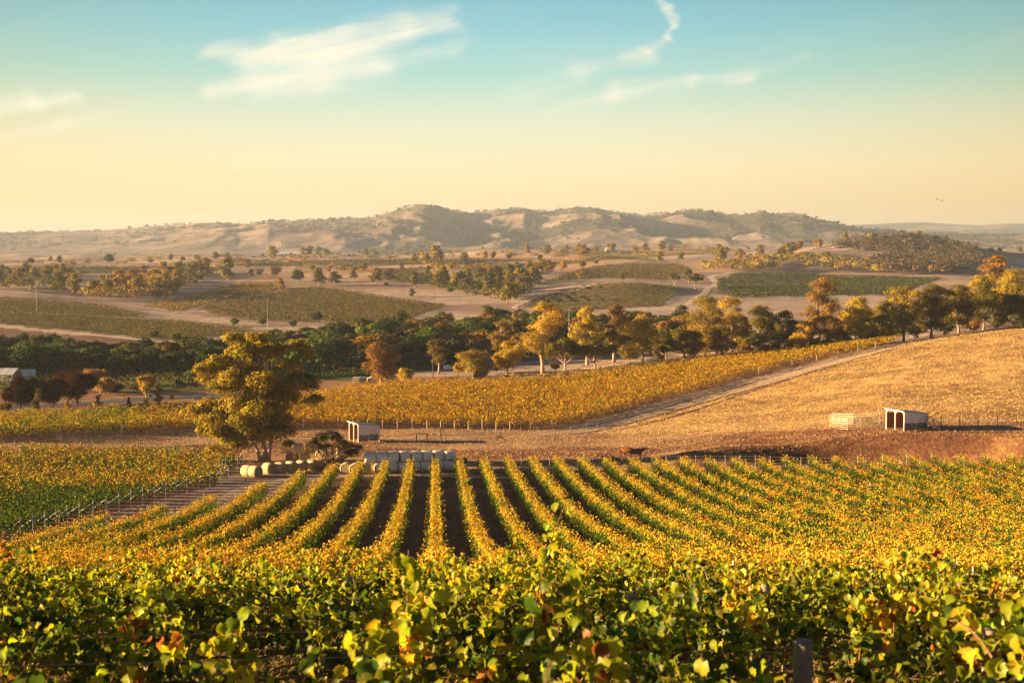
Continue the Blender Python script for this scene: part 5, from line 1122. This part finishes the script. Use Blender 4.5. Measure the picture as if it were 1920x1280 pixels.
def shelter(px, py, Wd, D, Hf, Hb, rz, label, name='animal_shelter'):
    """open fronted skillion shelter: the open front faces left, the gable-less side faces the camera"""
    p = pix(px, py); o = empty(name, tuple(p), rz); tag(o, label, 'shelter')
    # local: x depth from open front (0) to back (D); y width 0..Wd (y=0 is the camera side)
    roof = MB(); nrib = 14
    th = math.atan2(Hf - Hb, D)
    for k in range(int(Wd / 0.25)):
        y0 = -0.15 + k * 0.25; prof = [(0, 0), (.06, 0), (.09, .04), (.13, .04), (.16, 0), (.25, 0)]
        for (a, za), (b, zb) in zip(prof[:-1], prof[1:]):
            V = [(-.35, y0 + a, Hf + .12 + za), (-.35, y0 + b, Hf + .12 + zb), (D + .25, y0 + b, Hb + .06 + zb), (D + .25, y0 + a, Hb + .06 + za)]
            roof.poly(V + [(v[0], v[1], v[2] - .02) for v in V], [(0, 1, 2, 3), (7, 6, 5, 4)])
    roof.bar((-.33, -.15, Hf + .08), (-.33, Wd + .1, Hf + .08), .06, .12)
    roof.build('roof', M_TINR, o)
    for y in (0, Wd / 2, Wd):
        for x, h in ((0, Hf), (D, Hb)):
            b = MB(); b.box((x, y, h / 2 - .1), (.12, .12, h + .2)); b.build('post', M_FRAME, o)
        b = MB(); b.bar((0, y, Hf), (D, y, Hb), .08, .12); b.build('rafter', M_FRAME, o)
    b = MB(); b.bar((0, 0, Hf), (0, Wd, Hf), .1, .14)
    for y, s in ((0, 1), (Wd / 2, -1), (Wd / 2, 1), (Wd, -1)): b.bar((0, y, Hf - .5), (0, y + s * .45, Hf - .05), .06)
    b.build('beam', M_FRAME, o)
    b = MB(); b.box((D + .03, Wd / 2, Hb / 2), (.05, Wd, Hb)); b.build('back_wall', M_RUSTW, o)
    b = MB(); b.box((D / 2, Wd + .03, Hb / 2), (D, .05, Hb)); b.build('side_wall', M_RUSTW, o)
    # camera side: white sheet above, dark rail panel and braces below
    b = MB(); m = 0.52 * Hb; zt = lambda x: Hf + (Hb - Hf) * x / D
    n = 22
    for k in range(n):
        x0, x1 = D * k / n, D * (k + 1) / n; yy = -.09 - (.02 if k % 2 else 0)
        b.poly([(x0, yy, m), (x1, yy, m), (x1, yy, zt(x1)), (x0, yy, zt(x0)), (x0, yy + .03, m), (x1, yy + .03, m), (x1, yy + .03, zt(x1)), (x0, yy + .03, zt(x0))], [(0, 1, 2, 3), (7, 6, 5, 4), (0, 4, 5, 1), (3, 2, 6, 7), (0, 3, 7, 4), (1, 5, 6, 2)])
    b.build('side_sheet', M_TINW, o)
    b = MB(); b.box((D / 2, .02, m / 2 + .05), (D - .15, .03, m - .1)); b.build('rail_panel', M_MESH, o)
    b = MB(); b.bar((D * .5, -.07, 0), (D * .5, -.07, m), .08); b.bar((D * .5, -.06, .15), (D * .2, -.06, m), .05); b.bar((D * .5, -.06, .15), (D * .8, -.06, m), .05); b.bar((0, -.07, .1), (D, -.07, .1), .05); b.build('brace', M_FRAME, o)
    return o

def round_bale(p, axis_deg, L, rad, mats, label, group, seed, tilt=0.0, band=True):
    r = random.Random(seed); a = R(axis_deg); o = empty('round_bale', tuple(p), a); tag(o, label, 'hay bale', group)
    seg = 28; V = []; Fs = []; st = [(-L / 2, .86), (-L / 2 + .07, .965), (-L / 4, 1.0), (0, 1.0), (L / 4, 1.0), (L / 2 - .07, .965), (L / 2, .86)]
    wob = [1 + r.uniform(-.012, .012) for _ in range(seg)]
    for x, s in st:
        for k in range(seg):
            t = 2 * math.pi * k / seg; yy = math.cos(t) * rad * s * wob[k] * 1.02; zz = rad * .96 + math.sin(t) * rad * s * wob[k] * (.97 if math.sin(t) > -.7 else .93); V.append((x, yy, zz))
    for i in range(len(st) - 1):
        for k in range(seg): Fs.append((i * seg + k, (i + 1) * seg + k, (i + 1) * seg + (k + 1) % seg, i * seg + (k + 1) % seg))
    b = MB(); b.poly(V, Fs); b.build('wrap', mats[0], o, True)
    for s in (-1, 1):
        e = MB(); V = [(s * (L / 2 - .03), 0, rad * .96)]; rings = [(.2, .02), (.4, -.01), (.6, .02), (.75, -.01), (.86, 0)]
        for q, dx in rings:
            for k in range(seg):
                t = 2 * math.pi * k / seg; V.append((s * (L / 2 - .02 + dx + r.uniform(-.012, .012)), math.cos(t) * rad * q * wob[k] * 1.02, rad * .96 + math.sin(t) * rad * q * wob[k] * .96))
        Fs = [(0, 1 + k, 1 + (k + 1) % seg) for k in range(seg)]
        for i in range(len(rings) - 1):
            for k in range(seg): Fs.append((1 + i * seg + k, 1 + (i + 1) * seg + k, 1 + (i + 1) * seg + (k + 1) % seg, 1 + i * seg + (k + 1) % seg))
        e.poly(V, Fs); e.build('bale_end', mats[1], o, True)
    return o
def bales():
    W = (M_WRAP, M_HAYE); Hy = (M_HAY, M_HAYE)
    ang = 19; ca, sa = math.cos(R(ang)), math.sin(R(ang))
    L, rad = 1.32, 0.66
    # wrapped stack: long rows of bales end to end, two tiers
    base = pix(712, 886); g = 'wrapped round bales in the two-tier stack'
    def put(i, row, tier, mats, lab, sd):
        x = base[0] + ca * i * (L + .12) - sa * row * 1.36 + (.25 if tier else 0); y = base[1] + sa * i * (L + .12) + ca * row * 1.36
        z = float(H(x, y)) - .02 + tier * 1.14
        rq = random.Random(sd); round_bale((x + rq.uniform(-.05, .05), y + rq.uniform(-.12, .12), z), ang + rq.uniform(-6, 6), L * rq.uniform(.94, 1.03), rad * rq.uniform(.95, 1.04), mats, lab, g, sd)
    for i in range(7):
        put(i, 0, 0, W, ('brown ended bale at the left end of the front lower row' if i == 0 else '%s white wrapped bale from the left, lower tier, front row of the stack' % ordn(i)), 10 + i)
    for i in range(8):
        put(i - .9, .55, 1, W, '%s white wrapped bale from the left, upper tier of the stack' % ordn(i), 30 + i)
    for i in range(8): put(i - .5, 1.15, 0, W, 'white wrapped bale in the hidden middle row of the stack', 50 + i)
    for i in range(7): put(i - .6, 1.75, 1, W, '%s white wrapped bale top showing behind the upper tier' % ordn(i), 70 + i)
    # hay row at the left, side by side with ends toward the lower right
    a2 = -34; c2, s2 = math.cos(R(a2)), math.sin(R(a2)); g = 'unwrapped hay bales in the front left row'
    for i, (px, py) in enumerate([(473, 893), (500, 889), (522, 888), (542, 886), (562, 884), (583, 882)]):
        p = pix(px, py); p[2] -= .03
        for k in range(2 if i == 0 else 1):
            q = p + np.array([c2 * k * 1.2 - .5, s2 * k * 1.2, 0]) if i == 0 else p + np.array([.2, .3, 0]); q[2] = float(H(q[0], q[1])) - .03
            round_bale(q, a2, 1.2, .74, Hy, ('end hay bale lying nearest the timber table' if (i == 0 and k == 0) else 'hay bale with round end showing, %s in the front left row' % ordn(i)), g, 100 + i * 2 + k)
    # loose group in the middle
    g = 'hay bales between the big gum and the wrapped stack'
    for i, (px, py, an, t, lab) in enumerate([(548, 866, 60, 0, 'golden hay bale tucked under the big gum foliage'), (572, 866, 5, 0, 'hay bale lying sideways with its dark end to the right, beside the big gum'), (583, 866, 5, 1, 'hay bale perched on another beside the big gum'), (600, 880, 40, 0, 'hay bale under the upright sunlit round one'),
                                               (604, 880, 78, 1, 'sunlit hay bale showing its round orange face on top of another'), (618, 882, 70, 0, 'orange lit hay bale left of the crooked dark tree'), (650, 887, 84, 0, 'orange lit hay bale just right of the crooked dark tree'), (667, 888, 84, 0, 'orange lit hay bale two along from the crooked dark tree'),
                                               (684, 888, 86, 0, 'orange lit hay bale left of the brown ended bale'), (640, 874, 10, 1, 'hay bale behind the crooked dark tree, upper'), (668, 874, 10, 1, 'hay bale left of the wrapped upper tier'), (560, 868, 5, 1, 'hay bale in the shade at the back near the big gum')]):
        p = pix(px, py); p[2] = float(H(p[0], p[1])) - .03 + t * 1.22
        round_bale(p, an, 1.2, .72, Hy, lab, g, 200 + i)

def cow(p, rz, label, lying=False, head_up=True):
    """standing (or resting) brown cow grown as one skin"""
    o = empty('cow', tuple(p), rz); tag(o, label, 'cow', 'brown cattle by the vineyard')
    dz = -0.62 if lying else 0.0
    V = []; E = []; Rd = []
    def v(x, y, z, r, par=None):
        V.append((x, y, z + (dz if not (lying and z < .7) else 0))); Rd.append(r)
        if par is not None: E.append((par, len(V) - 1))
        return len(V) - 1
    hip = v(-.75, 0, 1.08, (.27, .30)); mid = v(-.2, 0, 1.02, (.31, .38), hip); sh = v(.42, 0, 1.05, (.27, .36), mid)
    n1 = v(.75, 0, 1.20 if head_up else 1.05, (.17, .22), sh); n2 = v(1.02, 0, 1.36 if head_up else .95, (.12, .15), n1); hd = v(1.16, 0, 1.40 if head_up else .86, (.115, .13), n2); mz = v(1.44, 0, 1.24 if head_up else .62, (.07, .08), hd)
    v(1.10, .2, 1.43 if head_up else .92, (.035, .02), hd); v(1.10, -.2, 1.43 if head_up else .92, (.035, .02), hd)
    v(-1.0, 0, 1.12, (.06, .06), hip); t = v(-1.06, 0, .75, (.03, .03), len(V) - 1); v(-1.06, 0, .5, (.05, .05), t)
    for s in (-1, 1):
        if lying:
            a = v(-.6, s * .32, 1.0 - .2, (.15, .15), hip); v(-.25, s * .42, .75, (.09, .09), a)
            a = v(.5, s * .28, .85, (.12, .12), sh); v(.85, s * .25, .72, (.06, .06), a)
        else:
            a = v(-.78, s * .2, .78, (.16, .13), hip); k = v(-.66, s * .2, .60, (.10, .09), a); h_ = v(-.82, s * .2, .42, (.06, .055), k); f = v(-.78, s * .2, .08, (.045, .045), h_); v(-.72, s * .2, .0, (.05, .045), f)
            a = v(.45, s * .19, .72, (.12, .1), sh); k = v(.47, s * .19, .42, (.065, .06), a); f = v(.46, s * .19, .08, (.042, .042), k); v(.51, s * .19, 0, (.05, .045), f)
    me = bpy.data.meshes.new('body'); me.from_pydata(V, E, []); b = link('body', me, o)
    me.materials.append(M_COW)
    sk = b.modifiers.new('skin', 'SKIN'); sk.use_smooth_shade = True
    for i, rr in enumerate(Rd): me.skin_vertices[0].data[i].radius = rr
    me.skin_vertices[0].data[0].use_root = True
    su = b.modifiers.new('sub', 'SUBSURF'); su.levels = su.render_levels = 2
    hb = MB()
    for s in (-1, 1): hb.tube([(1.12, s * .09, (1.5 if head_up else 1.0) + dz), (1.14, s * .17, (1.58 if head_up else 1.06) + dz)], [.025, .008], 6)
    hb.build('horn', M_TIMB, o)
    if lying: o.location.z -= 0.12
    return o

def rail_panel(p, q, h, rails, label, group, mat=M_RAIL, name='yard_panel'):
    p, q = np.array(p), np.array(q); o = empty(name, tuple(p)); tag(o, label, 'yard panel', group); d = q - p
    for k, s in enumerate((0, 1)):
        b = MB(); e = d * s; b.tube([(e[0], e[1], e[2] - .1), (e[0], e[1], e[2] + h)], .045, 6); b.build('upright', mat, o)
    for k in range(rails):
        z = .22 + (h - .28) * k / (rails - 1); b = MB(); b.bar((0, 0, z), (d[0], d[1], d[2] + z), .03, .055); b.build('rail', mat, o)
    return o
def fence(name, pts, n, h, label, mat=M_POST, r=.05, wires=3, px=True, jit=.1, cat='fence', wr=.012):
    P = [pix(*p) if px else np.array([p[0], p[1], float(H(*p))]) for p in pts]; P = np.array(P); seg = np.linalg.norm(np.diff(P[:, :2], axis=0), axis=1); s = np.concatenate([[0], np.cumsum(seg)])
    o = empty(name, tuple(P[0])); tag(o, label, cat); rr = random.Random(int(s[-1])); tops = []
    me = post_mesh(1, 1, mat)
    for k in range(n):
        t = s[-1] * k / (n - 1); x = np.interp(t, s, P[:, 0]); y = np.interp(t, s, P[:, 1]); z = float(H(x, y)); ps = link('post', me, o); hh = h * (1 + rr.uniform(-jit, jit))
        ps.location = (x - P[0][0], y - P[0][1], z - P[0][2]); ps.scale = (r, r, hh); ps.rotation_euler = (rr.uniform(-.03, .03), rr.uniform(-.03, .03), 0); tops.append((x - P[0][0], y - P[0][1], z - P[0][2]))
    for w in range(wires):
        zz = h * (.3 + .6 * w / max(1, wires - 1)); b = MB(); b.tube([(a, c, e + zz) for a, c, e in tops], wr, 3, False); b.build('wire', M_WIRE, o)
    return o
def gate_frame(p0, p1, h, label):
    a, b_ = pix(*p0), pix(*p1); o = empty('gate_frame', tuple(a)); tag(o, label, 'gate frame'); d = b_ - a
    for e in ((0, 0, 0), tuple(d)):
        b = MB(); b.tube([(e[0], e[1], e[2] - .2), (e[0], e[1], e[2] + h)], .07, 8); b.build('post', M_DARKT, o)
    b = MB(); b.bar((0, 0, h - .05), (d[0], d[1], d[2] + h - .05), .11); b.build('top_rail', M_DARKT, o)
def pole(px, base, top, label, Y=None, mat=M_DARKT, r=.11, arm=True):
    p = pix(px, base) if Y is None else atY(px, Y); h = zpix(px, top, p[1]) - p[2]; o = empty('power_pole', tuple(p)); tag(o, label, 'power pole')
    b = MB(); b.tube([(0, 0, -.3), (0, 0, h)], [r, r * .7], 8); b.build('post', mat, o)
    if arm:
        b = MB(); b.bar((-.9, 0, h * .965), (.9, 0, h * .965), .1, .12); b.build('crossarm', mat, o)
        for x in (-.8, 0, .8):
            b = MB(); b.tube([(x, 0, h * .97), (x, 0, h * .97 + .22)], [.05, .03], 6); b.build('insulator', M_WHITE, o)
    return Vector((p[0], p[1], p[2] + h * .965 + .2)), o
def house(p, w, d, h, rz, rise, label, roofm, wallm, name='farm_shed', wins=2):
    o = empty(name, tuple(p), rz); tag(o, label, 'building')
    b = MB(); b.poly([(-w / 2, -d / 2, -.5), (w / 2, -d / 2, -.5), (w / 2, d / 2, -.5), (-w / 2, d / 2, -.5), (-w / 2, -d / 2, h), (w / 2, -d / 2, h), (w / 2, d / 2, h), (-w / 2, d / 2, h), (-w / 2, 0, h + rise), (w / 2, 0, h + rise)], [(0, 1, 5, 4), (2, 3, 7, 6), (1, 2, 6, 9, 5), (3, 0, 4, 8, 7)]); b.build('wall', wallm, o)
    b = MB(); ov = .35; k = rise / (d / 2)
    for s in (-1, 1):
        n = max(6, int(w / .8))
        for i in range(n):
            x0 = -w / 2 - ov + (w + 2 * ov) * i / n; x1 = -w / 2 - ov + (w + 2 * ov) * (i + 1) / n; up = .03 + (.03 if i % 2 else 0)
            V = [(x0, 0, h + rise + up), (x1, 0, h + rise + up), (x1, s * (d / 2 + ov), h - k * ov + up), (x0, s * (d / 2 + ov), h - k * ov + up)]; V += [(a, c, e - .1) for a, c, e in V]
            b.poly(V, [(0, 1, 2, 3), (7, 6, 5, 4), (2, 6, 7, 3), (0, 3, 7, 4), (1, 5, 6, 2)])
    b.build('roof', roofm, o)
    for i in range(wins):
        x = -w / 2 + w * (i + .5) / wins; b = MB(); b.box((x, -d / 2 - .02, h * .55), (w * .1 + .3, .06, h * .3)); b.build('window', M_WIN, o)
    b = MB(); b.box((w * .02, -d / 2 - .03, h * .38), (.9, .05, h * .76)); b.build('door', M_GREYR, o)
    return o
def sign_chevron(px, py, Y, sz, label):
    p = atY(px, Y); zc = zpix(px, py, Y); o = empty('road_sign', tuple(p)); tag(o, label, 'road sign'); h = zc - p[2]
    if h < .6: h = .9
    b = MB(); b.box((0, 0, h), (sz, .03, sz)); b.build('panel', M_SIGNY, o)
    b = MB(); s = sz * .36; t = sz * .2
    b.poly([(s * .5, -.02, h + s), (s * .5 + t, -.02, h + s), (-s * .5 + t, -.02, h), (s * .5 + t, -.02, h - s), (s * .5, -.02, h - s), (-s * .5 - t * .3, -.02, h)], [(0, 5, 2, 1), (5, 4, 3, 2)]); b.build('chevron', M_BLACK, o)
    for x in (-sz * .3, sz * .3):
        b = MB(); b.tube([(x, .04, -.2), (x, .04, h + sz * .4)], .03, 6); b.build('post', M_STEELP, o)
def board(px, py, Y, w, h, label, mat, cat='sign', marks=None):
    p = atY(px, Y); zc = zpix(px, py, Y); o = empty('sign_board', tuple(p)); tag(o, label, cat); c = max(zc - p[2], h / 2 + .25)
    b = MB(); b.box((0, 0, c), (w, .05, h)); b.build('panel', mat, o)
    if marks:
        for (mx, mz, mw, mh) in marks: b = MB(); b.box((mx * w, -.03, c + mz * h), (mw * w, .012, mh * h)); b.build('picture', M_MESH, o)
    for x in (-w * .42, w * .42):
        b = MB(); b.tube([(x, .05, -.2), (x, .05, c + h * .45)], .03, 6); b.build('post', M_STEELP, o)

def farm():
    shelter(672, 829, 3.3, 3.4, 2.75, 2.2, R(30), 'white tin shelter with open left side, standing behind the wrapped bales')
    shelter(1695, 808, 3.8, 4.2, 2.75, 2.25, R(25), 'white tin shelter with two open bays beside the cattle yard panels')
    bales()
    # cattle
    cow(pix(1194, 860), R(8), 'brown cow standing with raised head, front one of the pair')
    cow(pix(1177, 857), R(172), 'darker brown cow standing half behind the front cow', head_up=False)
    cow(pix(1147, 864), R(170), 'brown cow resting low at the end of the vine rows', lying=True)
    # yards
    ps = [(1556, 800), (1576, 806), (1590, 807), (1614, 805), (1638, 802), (1662, 799)]
    lab = ['leftmost pale rail yard panel, seen at a slant', 'second pale rail yard panel with a tall end post', 'middle pale rail yard panel of the cattle yard', 'pale rail yard panel left of the one touching the shelter', 'pale rail yard panel touching the right hand shelter']
    for i in range(5): rail_panel(pix(*ps[i]), pix(*ps[i + 1]), 1.75, 6, lab[i], 'yard panels beside the right hand shelter')
    for i, (a, b) in enumerate([((1560, 795), (1600, 797)), ((1600, 797), (1650, 794))]): rail_panel(pix(*a), pix(*b), 1.7, 6, ['far pale rail yard panel at the back left of the yard', 'far pale rail yard panel at the back right of the yard'][i], 'yard panels beside the right hand shelter')
    # loading ramp
    p = pix(1745, 807); o = empty('loading_ramp', tuple(p), R(-8)); tag(o, 'pale steel loading ramp with slanted rails right of the shelter', 'loading ramp')
    for y in (0, .9):
        for k in range(5): b = MB(); z = .5 + .26 * k; b.bar((-.4, y, z + .6), (1.3, y, z - .35), .04, .08); b.build('side_rail', M_RAIL, o)
        for x, z in ((-.4, 2.2), (.45, 1.7), (1.3, 1.25)): b = MB(); b.tube([(x, y, -.1), (x, y, z)], .05, 6); b.build('post', M_RAIL, o)
    b = MB(); b.poly([(-.4, 0, 1.0), (1.3, 0, .1), (1.3, .9, .1), (-.4, .9, 1.0), (-.4, 0, .92), (1.3, 0, .02), (1.3, .9, .02), (-.4, .9, .92)], [(0, 1, 2, 3), (7, 6, 5, 4), (0, 4, 5, 1), (2, 6, 7, 3), (1, 5, 6, 2), (0, 3, 7, 4)]); b.build('deck', M_TIMB, o)
    # timber table and bench
    p = pix(402, 887); o = empty('timber_table', tuple(p), R(-6)); tag(o, 'pale timber table beside the hay bales at the left vineyard', 'table')
    b = MB(); 
    for k in range(4): b.box((0, -.45 + .3 * k, 1.0), (2.5, .26, .06))
    b.build('table_top', M_TIMB, o)
    for x in (-1.05, 1.05):
        for y in (-.35, .35): b = MB(); b.box((x, y, .48), (.1, .1, .98)); b.build('leg', M_TIMB, o)
    for y in (-1.0, 1.0):
        b = MB(); b.box((0, y, .48), (2.4, .28, .05)); 
        for x in (-.9, .9): b.box((x, y, .22), (.08, .2, .46))
        b.build('bench', M_TIMB, o)
    # green bin
    p = pix(856, 881); o = empty('steel_bin', tuple(p), R(6)); tag(o, 'dark green steel bin at the right end of the bale stack', 'bin')
    b = MB(); b.poly([(-1.1, -.6, .1), (1.1, -.6, .1), (1.1, .6, .1), (-1.1, .6, .1), (-1.3, -.7, 1.45), (1.3, -.7, 1.45), (1.3, .7, 1.45), (-1.3, .7, 1.45), (-1.22, -.62, 1.45), (1.22, -.62, 1.45), (1.22, .62, 1.45), (-1.22, .62, 1.45), (-1.05, -.5, .4), (1.05, -.5, .4), (1.05, .5, .4), (-1.05, .5, .4)],
        [(3, 2, 1, 0), (0, 1, 5, 4), (1, 2, 6, 5), (2, 3, 7, 6), (3, 0, 4, 7), (4, 5, 9, 8), (5, 6, 10, 9), (6, 7, 11, 10), (7, 4, 8, 11), (8, 9, 13, 12), (9, 10, 14, 13), (10, 11, 15, 14), (11, 8, 12, 15), (12, 13, 14, 15)]); b.build('body', M_GREENB, o)
    for x in (-.8, 0, .8): b = MB(); b.box((x, -.70, .8), (.07, .08, 1.2), M=Matrix.Rotation(R(-5), 3, 'X')); b.build('rib', M_GREENB, o)
    # fences and gate frames
    fence('fence', [(870, 880), (960, 881), (1080, 877), (1220, 872), (1300, 872), (1400, 872), (1560, 876)], 26, 1.25, 'post and wire fence along the far ends of the striped vine rows')
    fence('fence', [(760, 818), (900, 816), (1100, 814), (1240, 812), (1380, 808), (1540, 800)], 26, 1.3, 'post and wire fence at the foot of the golden hill')
    fence('fence', [(1765, 801), (1850, 798), (1940, 796), (2050, 795)], 9, 1.5, 'dark post and rail fence right of the loading ramp', mat=M_DARKT, r=.07)
    fence('fence', [(0, 838), (120, 840), (250, 840), (360, 834)], 14, 1.15, 'low wire fence on the pale strip left of the big gum')
    fence('fence', [(1120, 806), (1140, 800), (1230, 790), (1400, 770)], 4, 1.2, 'few slanted fence posts on the lower golden hill')
    gate_frame((781, 826), (801, 826), 1.15, 'low dark gate frame right of the shelter behind the bales')
    gate_frame((1898, 882), (1945, 880), 1.05, 'dark gate frame at the right edge beside the dam')
    gate_frame((826, 822), (827, 816), 1.5, 'tall dark post pair in the pale paddock')
    # tanks and containers by the road
    for i, px in enumerate((697, 724)):
        p = pix(px, 717); o = empty('water_tank', tuple(p)); tag(o, '%s one of two low white domed water tanks' % ('left' if i == 0 else 'right'), 'water tank', 'white domed water tanks')
        V = []; seg = 24; pr = [(1.12, 0), (1.15, .15), (1.15, .75), (1.0, 1.0), (.6, 1.2), (.2, 1.27)]
        b = MB(); b.tube([(0, 0, z) for r_, z in pr], [r_ for r_, z in pr], seg); b.build('shell', M_TANK, o, True)
        b = MB(); b.tube([(0, 0, 1.25), (0, 0, 1.38)], [.25, .25], 12); b.build('lid', M_TANK, o)
    for i, (px, m_, lb) in enumerate([(669, M_CREAM, 'cream box container left of the two water tanks'), (681, M_GREYG_, 'grey green box container left of the two water tanks')]):
        p = pix(px, 718); o = empty('container', tuple(p), R(-5)); tag(o, lb, 'container'); b = MB(); b.box((0, 0, .62), (1.45, 1.4, 1.25))
        for k in range(6): b.box((-.6 + .24 * k, -.72, .62), (.07, .06, 1.1))
        b.build('shell', m_, o); b = MB(); b.box((0, 0, 1.29), (1.6, 1.55, .07)); b.build('lid', m_, o)
    # buildings
    house(atY(10, 313), 4.6, 4, 1.7, R(-10), 1.0, 'white roofed farmhouse at the left edge in front of the dark wood', M_TINR, M_GREYR, 'farmhouse', 3)
    house(atY(50, 314), 2.2, 2.6, 1.4, R(20), 1.0, 'small white roofed outbuilding right of the farmhouse', M_TINW, M_CREAM)
    house(pix(283, 690) * 0 + atY(270, 352), 2.4, 2.4, 1.6, 0, .8, 'tiny pale shed at the edge of the dark left wood', M_TINW, M_CREAM, wins=1)
    q = pix(1287, 624)
    house(q, 4.8, 3.6, 1.8, R(8), 1.0, 'small cream shed with grey roof among the gums', M_GREYR, M_CREAM, wins=1)
    house(pix(1185, 626), 6, 4, 2.0, R(4), 1.2, 'long low dark roofed house half hidden behind the open gum', plain('blue_roof', (.12, .14, .18), .6, .1, 2), M_CREAM, 'house', 4)
    p = pix(545, 481); house((p[0], p[1], p[2]), 26, 9, 3.4, R(3), 3, 'pale long farm shed on the far ridge left of the gum group', M_TINW, M_CREAM, wins=5)
    p = pix(1146, 472); house((p[0], p[1], p[2]), 14, 8, 3, R(3), 2.5, 'pale roofed farmhouse among gums on the yellow ridge', M_TINW, M_CREAM, 'farmhouse', 3)
    house(atY(838, 345), 1.2, 1.2, .8, R(10), .5, 'little white gabled shed beside the pole', M_TINW, M_WHITE, wins=1)
    # signs
    sign_chevron(270, 752, 254, 1.0, 'yellow chevron road sign at the bend, nearest the vines')
    sign_chevron(319, 744, 262, .95, 'yellow chevron road sign right of the golden tree')
    sign_chevron(229, 740, 272, .75, 'small yellow chevron road sign farther left on the far verge')
    board(279, 742, 258, .7, 1.0, 'small white sign with a dark picture at the road junction', M_WHITE, marks=[(0, .12, .7, .42)])
    board(347, 744, 262, 1.2, .5, 'blank white board on the vineyard fence by the road', M_WHITE)
    board(304, 740, 264, .25, .45, 'little white marker beside the slim golden tree', M_WHITE)
    for k in range(4): board(385 + k * 14 - 28, 745 - k * .6, 261, 1.3, .32, '%s pale low rail panel along the road left of the big gum' % ordn(k), M_WHITE, 'rail panel')
    for px in (213, 203): board(px, 757, 250, .12 if px > 205 else .7, .55 if px > 205 else .25, 'white roadside marker post' if px > 205 else 'low white roadside board', M_WHITE, 'marker')
    # poles and lines
    t1, o1 = pole(811, 697, 651, 'timber power pole with crossarm beside the dark sparse gum', Y=318)
    pole(68, 584, 536, 'thin pale pole above the left vineyards', Y=560, mat=M_STEELP, r=.055, arm=False)
    pole(501, 606, 559, 'thin pale pole in front of the broad olive vineyard', Y=500, mat=M_STEELP, r=.05, arm=False)
    pole(1067, 620, 574, 'pale pole above the tree line left of the golden gums', Y=420, mat=M_STEELP, r=.05)
    # birds
    for i, (px, py) in enumerate([(1753, 374), (1762, 377)]):
        Y = 230; o = link('bird', None) if False else None
        b = MB(); 
        b.poly([(-.5, 0, .16), (-.22, .1, .2), (0, .12, .05), (.22, .1, .2), (.5, 0, .16), (.2, -.1, .1), (0, -.16, 0), (-.2, -.1, .1), (0, .0, -.06)], [(0, 7, 1), (7, 6, 8), (1, 7, 2), (7, 8, 2), (8, 6, 5), (2, 8, 5), (2, 5, 3), (5, 4, 3)])
        b.tube([(0, -.28, .03), (0, -.1, .03), (0, .15, .03), (0, .35, .03)], [.02, .06, .06, .015], 6)
        o = b.build('bird', M_DARKT); o.location = ((px - CX) / F * Y, Y, zpix(px, py, Y)); o.scale = (.8, .8, .8); tag(o, ('upper left' if i == 0 else 'lower right') + ' of two tiny dark birds in the sky at the right', 'bird')
M_GREYG_ = plain('grey_green_steel', (0.30, 0.36, 0.30), 0.6, 0.1, 2)

def grass():
    """dry tussocks and stubble on the hill and paddock"""
    def tuft(name, poly, n, hgt, cols, label, seed, wind=.35, cl=3.0):
        r = np.random.default_rng(seed); xs = [p[0] for p in poly]; ys = [p[1] for p in poly]; x = r.uniform(min(xs), max(xs), n * 3); y = r.uniform(min(ys), max(ys), n * 3)
        m = inpoly(x, y, poly) & (r.random(len(x)) < .25 + .9 * sstep(fbm(x / cl, y / cl * 1.3, 3, seed), .4, .62)); x, y = x[m][:n], y[m][:n]; n = len(x); z = H(x, y)
        nb = 3; X = np.repeat(np.stack([x, y, z], 1), nb, 0); N = len(X); X[:, :2] += r.normal(size=(N, 2)) * .08; hh = hgt * (.5 + .8 * r.random(N)); w = hgt * .22
        a = r.random(N) * 6.28; dx = np.stack([np.cos(a) * w, np.sin(a) * w, np.zeros(N)], 1); tip = X + np.stack([r.normal(size=N) * wind * hh, r.normal(size=N) * wind * hh, hh], 1)
        V = np.stack([X - dx, X + dx, tip], 1).reshape(-1, 3); Fc = np.arange(3 * N).reshape(N, 3)
        c = np.array(cols)[r.integers(len(cols), size=N)] * (.8 + .4 * r.random((N, 1))); tag(link(name, np_mesh(name, V, Fc, [M_GRASS], np.repeat(c, 3, 0))), label, 'grass', None, 'stuff')
    G = [np.array((.72, .52, .21)), np.array((.64, .44, .17)), np.array((.78, .60, .28))]
    tuft('dry_grass', WP['gold_hill'], 150000, .17, G, 'golden dry grass tussocks covering the hill on the right', 3, cl=1.5)
    pad_ = [(-75, 181), (-30, 176), (20, 178), (95, 178), (110, 215), (60, 236), (-60, 236), (-95, 208)]
    tuft('dry_grass', pad_, 34000, .16, [np.array((.50, .34, .18)), np.array((.38, .24, .14)), np.array((.56, .42, .25))], 'short dry paddock grass around the shelter and the dam', 4, cl=5)
    fg = [(-22, 6), (22, 6), (26, 48), (-26, 48)]
    tuft('dry_grass', fg, 26000, .22, [np.array((.34, .25, .12)), np.array((.26, .17, .09)), np.array((.12, .13, .04))], 'dry straw and weeds on the ground between the near vines', 5, wind=.8, cl=1.0)
    tuft('weeds', WP['main'], 26000, .14, [np.array((.15, .16, .05)), np.array((.22, .16, .08))], 'sparse weeds on the bare soil between the striped vine rows', 6, cl=6)

build_world()
build_ground(); build_hills(); tracks()
main_block(); left_block(); gold_block(); far_vineyards()
farm()
big_gum(); bare_tree(); mid_trees(); BANK = scatter_trees(); far_woods(BANK)
near_rows(); grass()
build_haze()
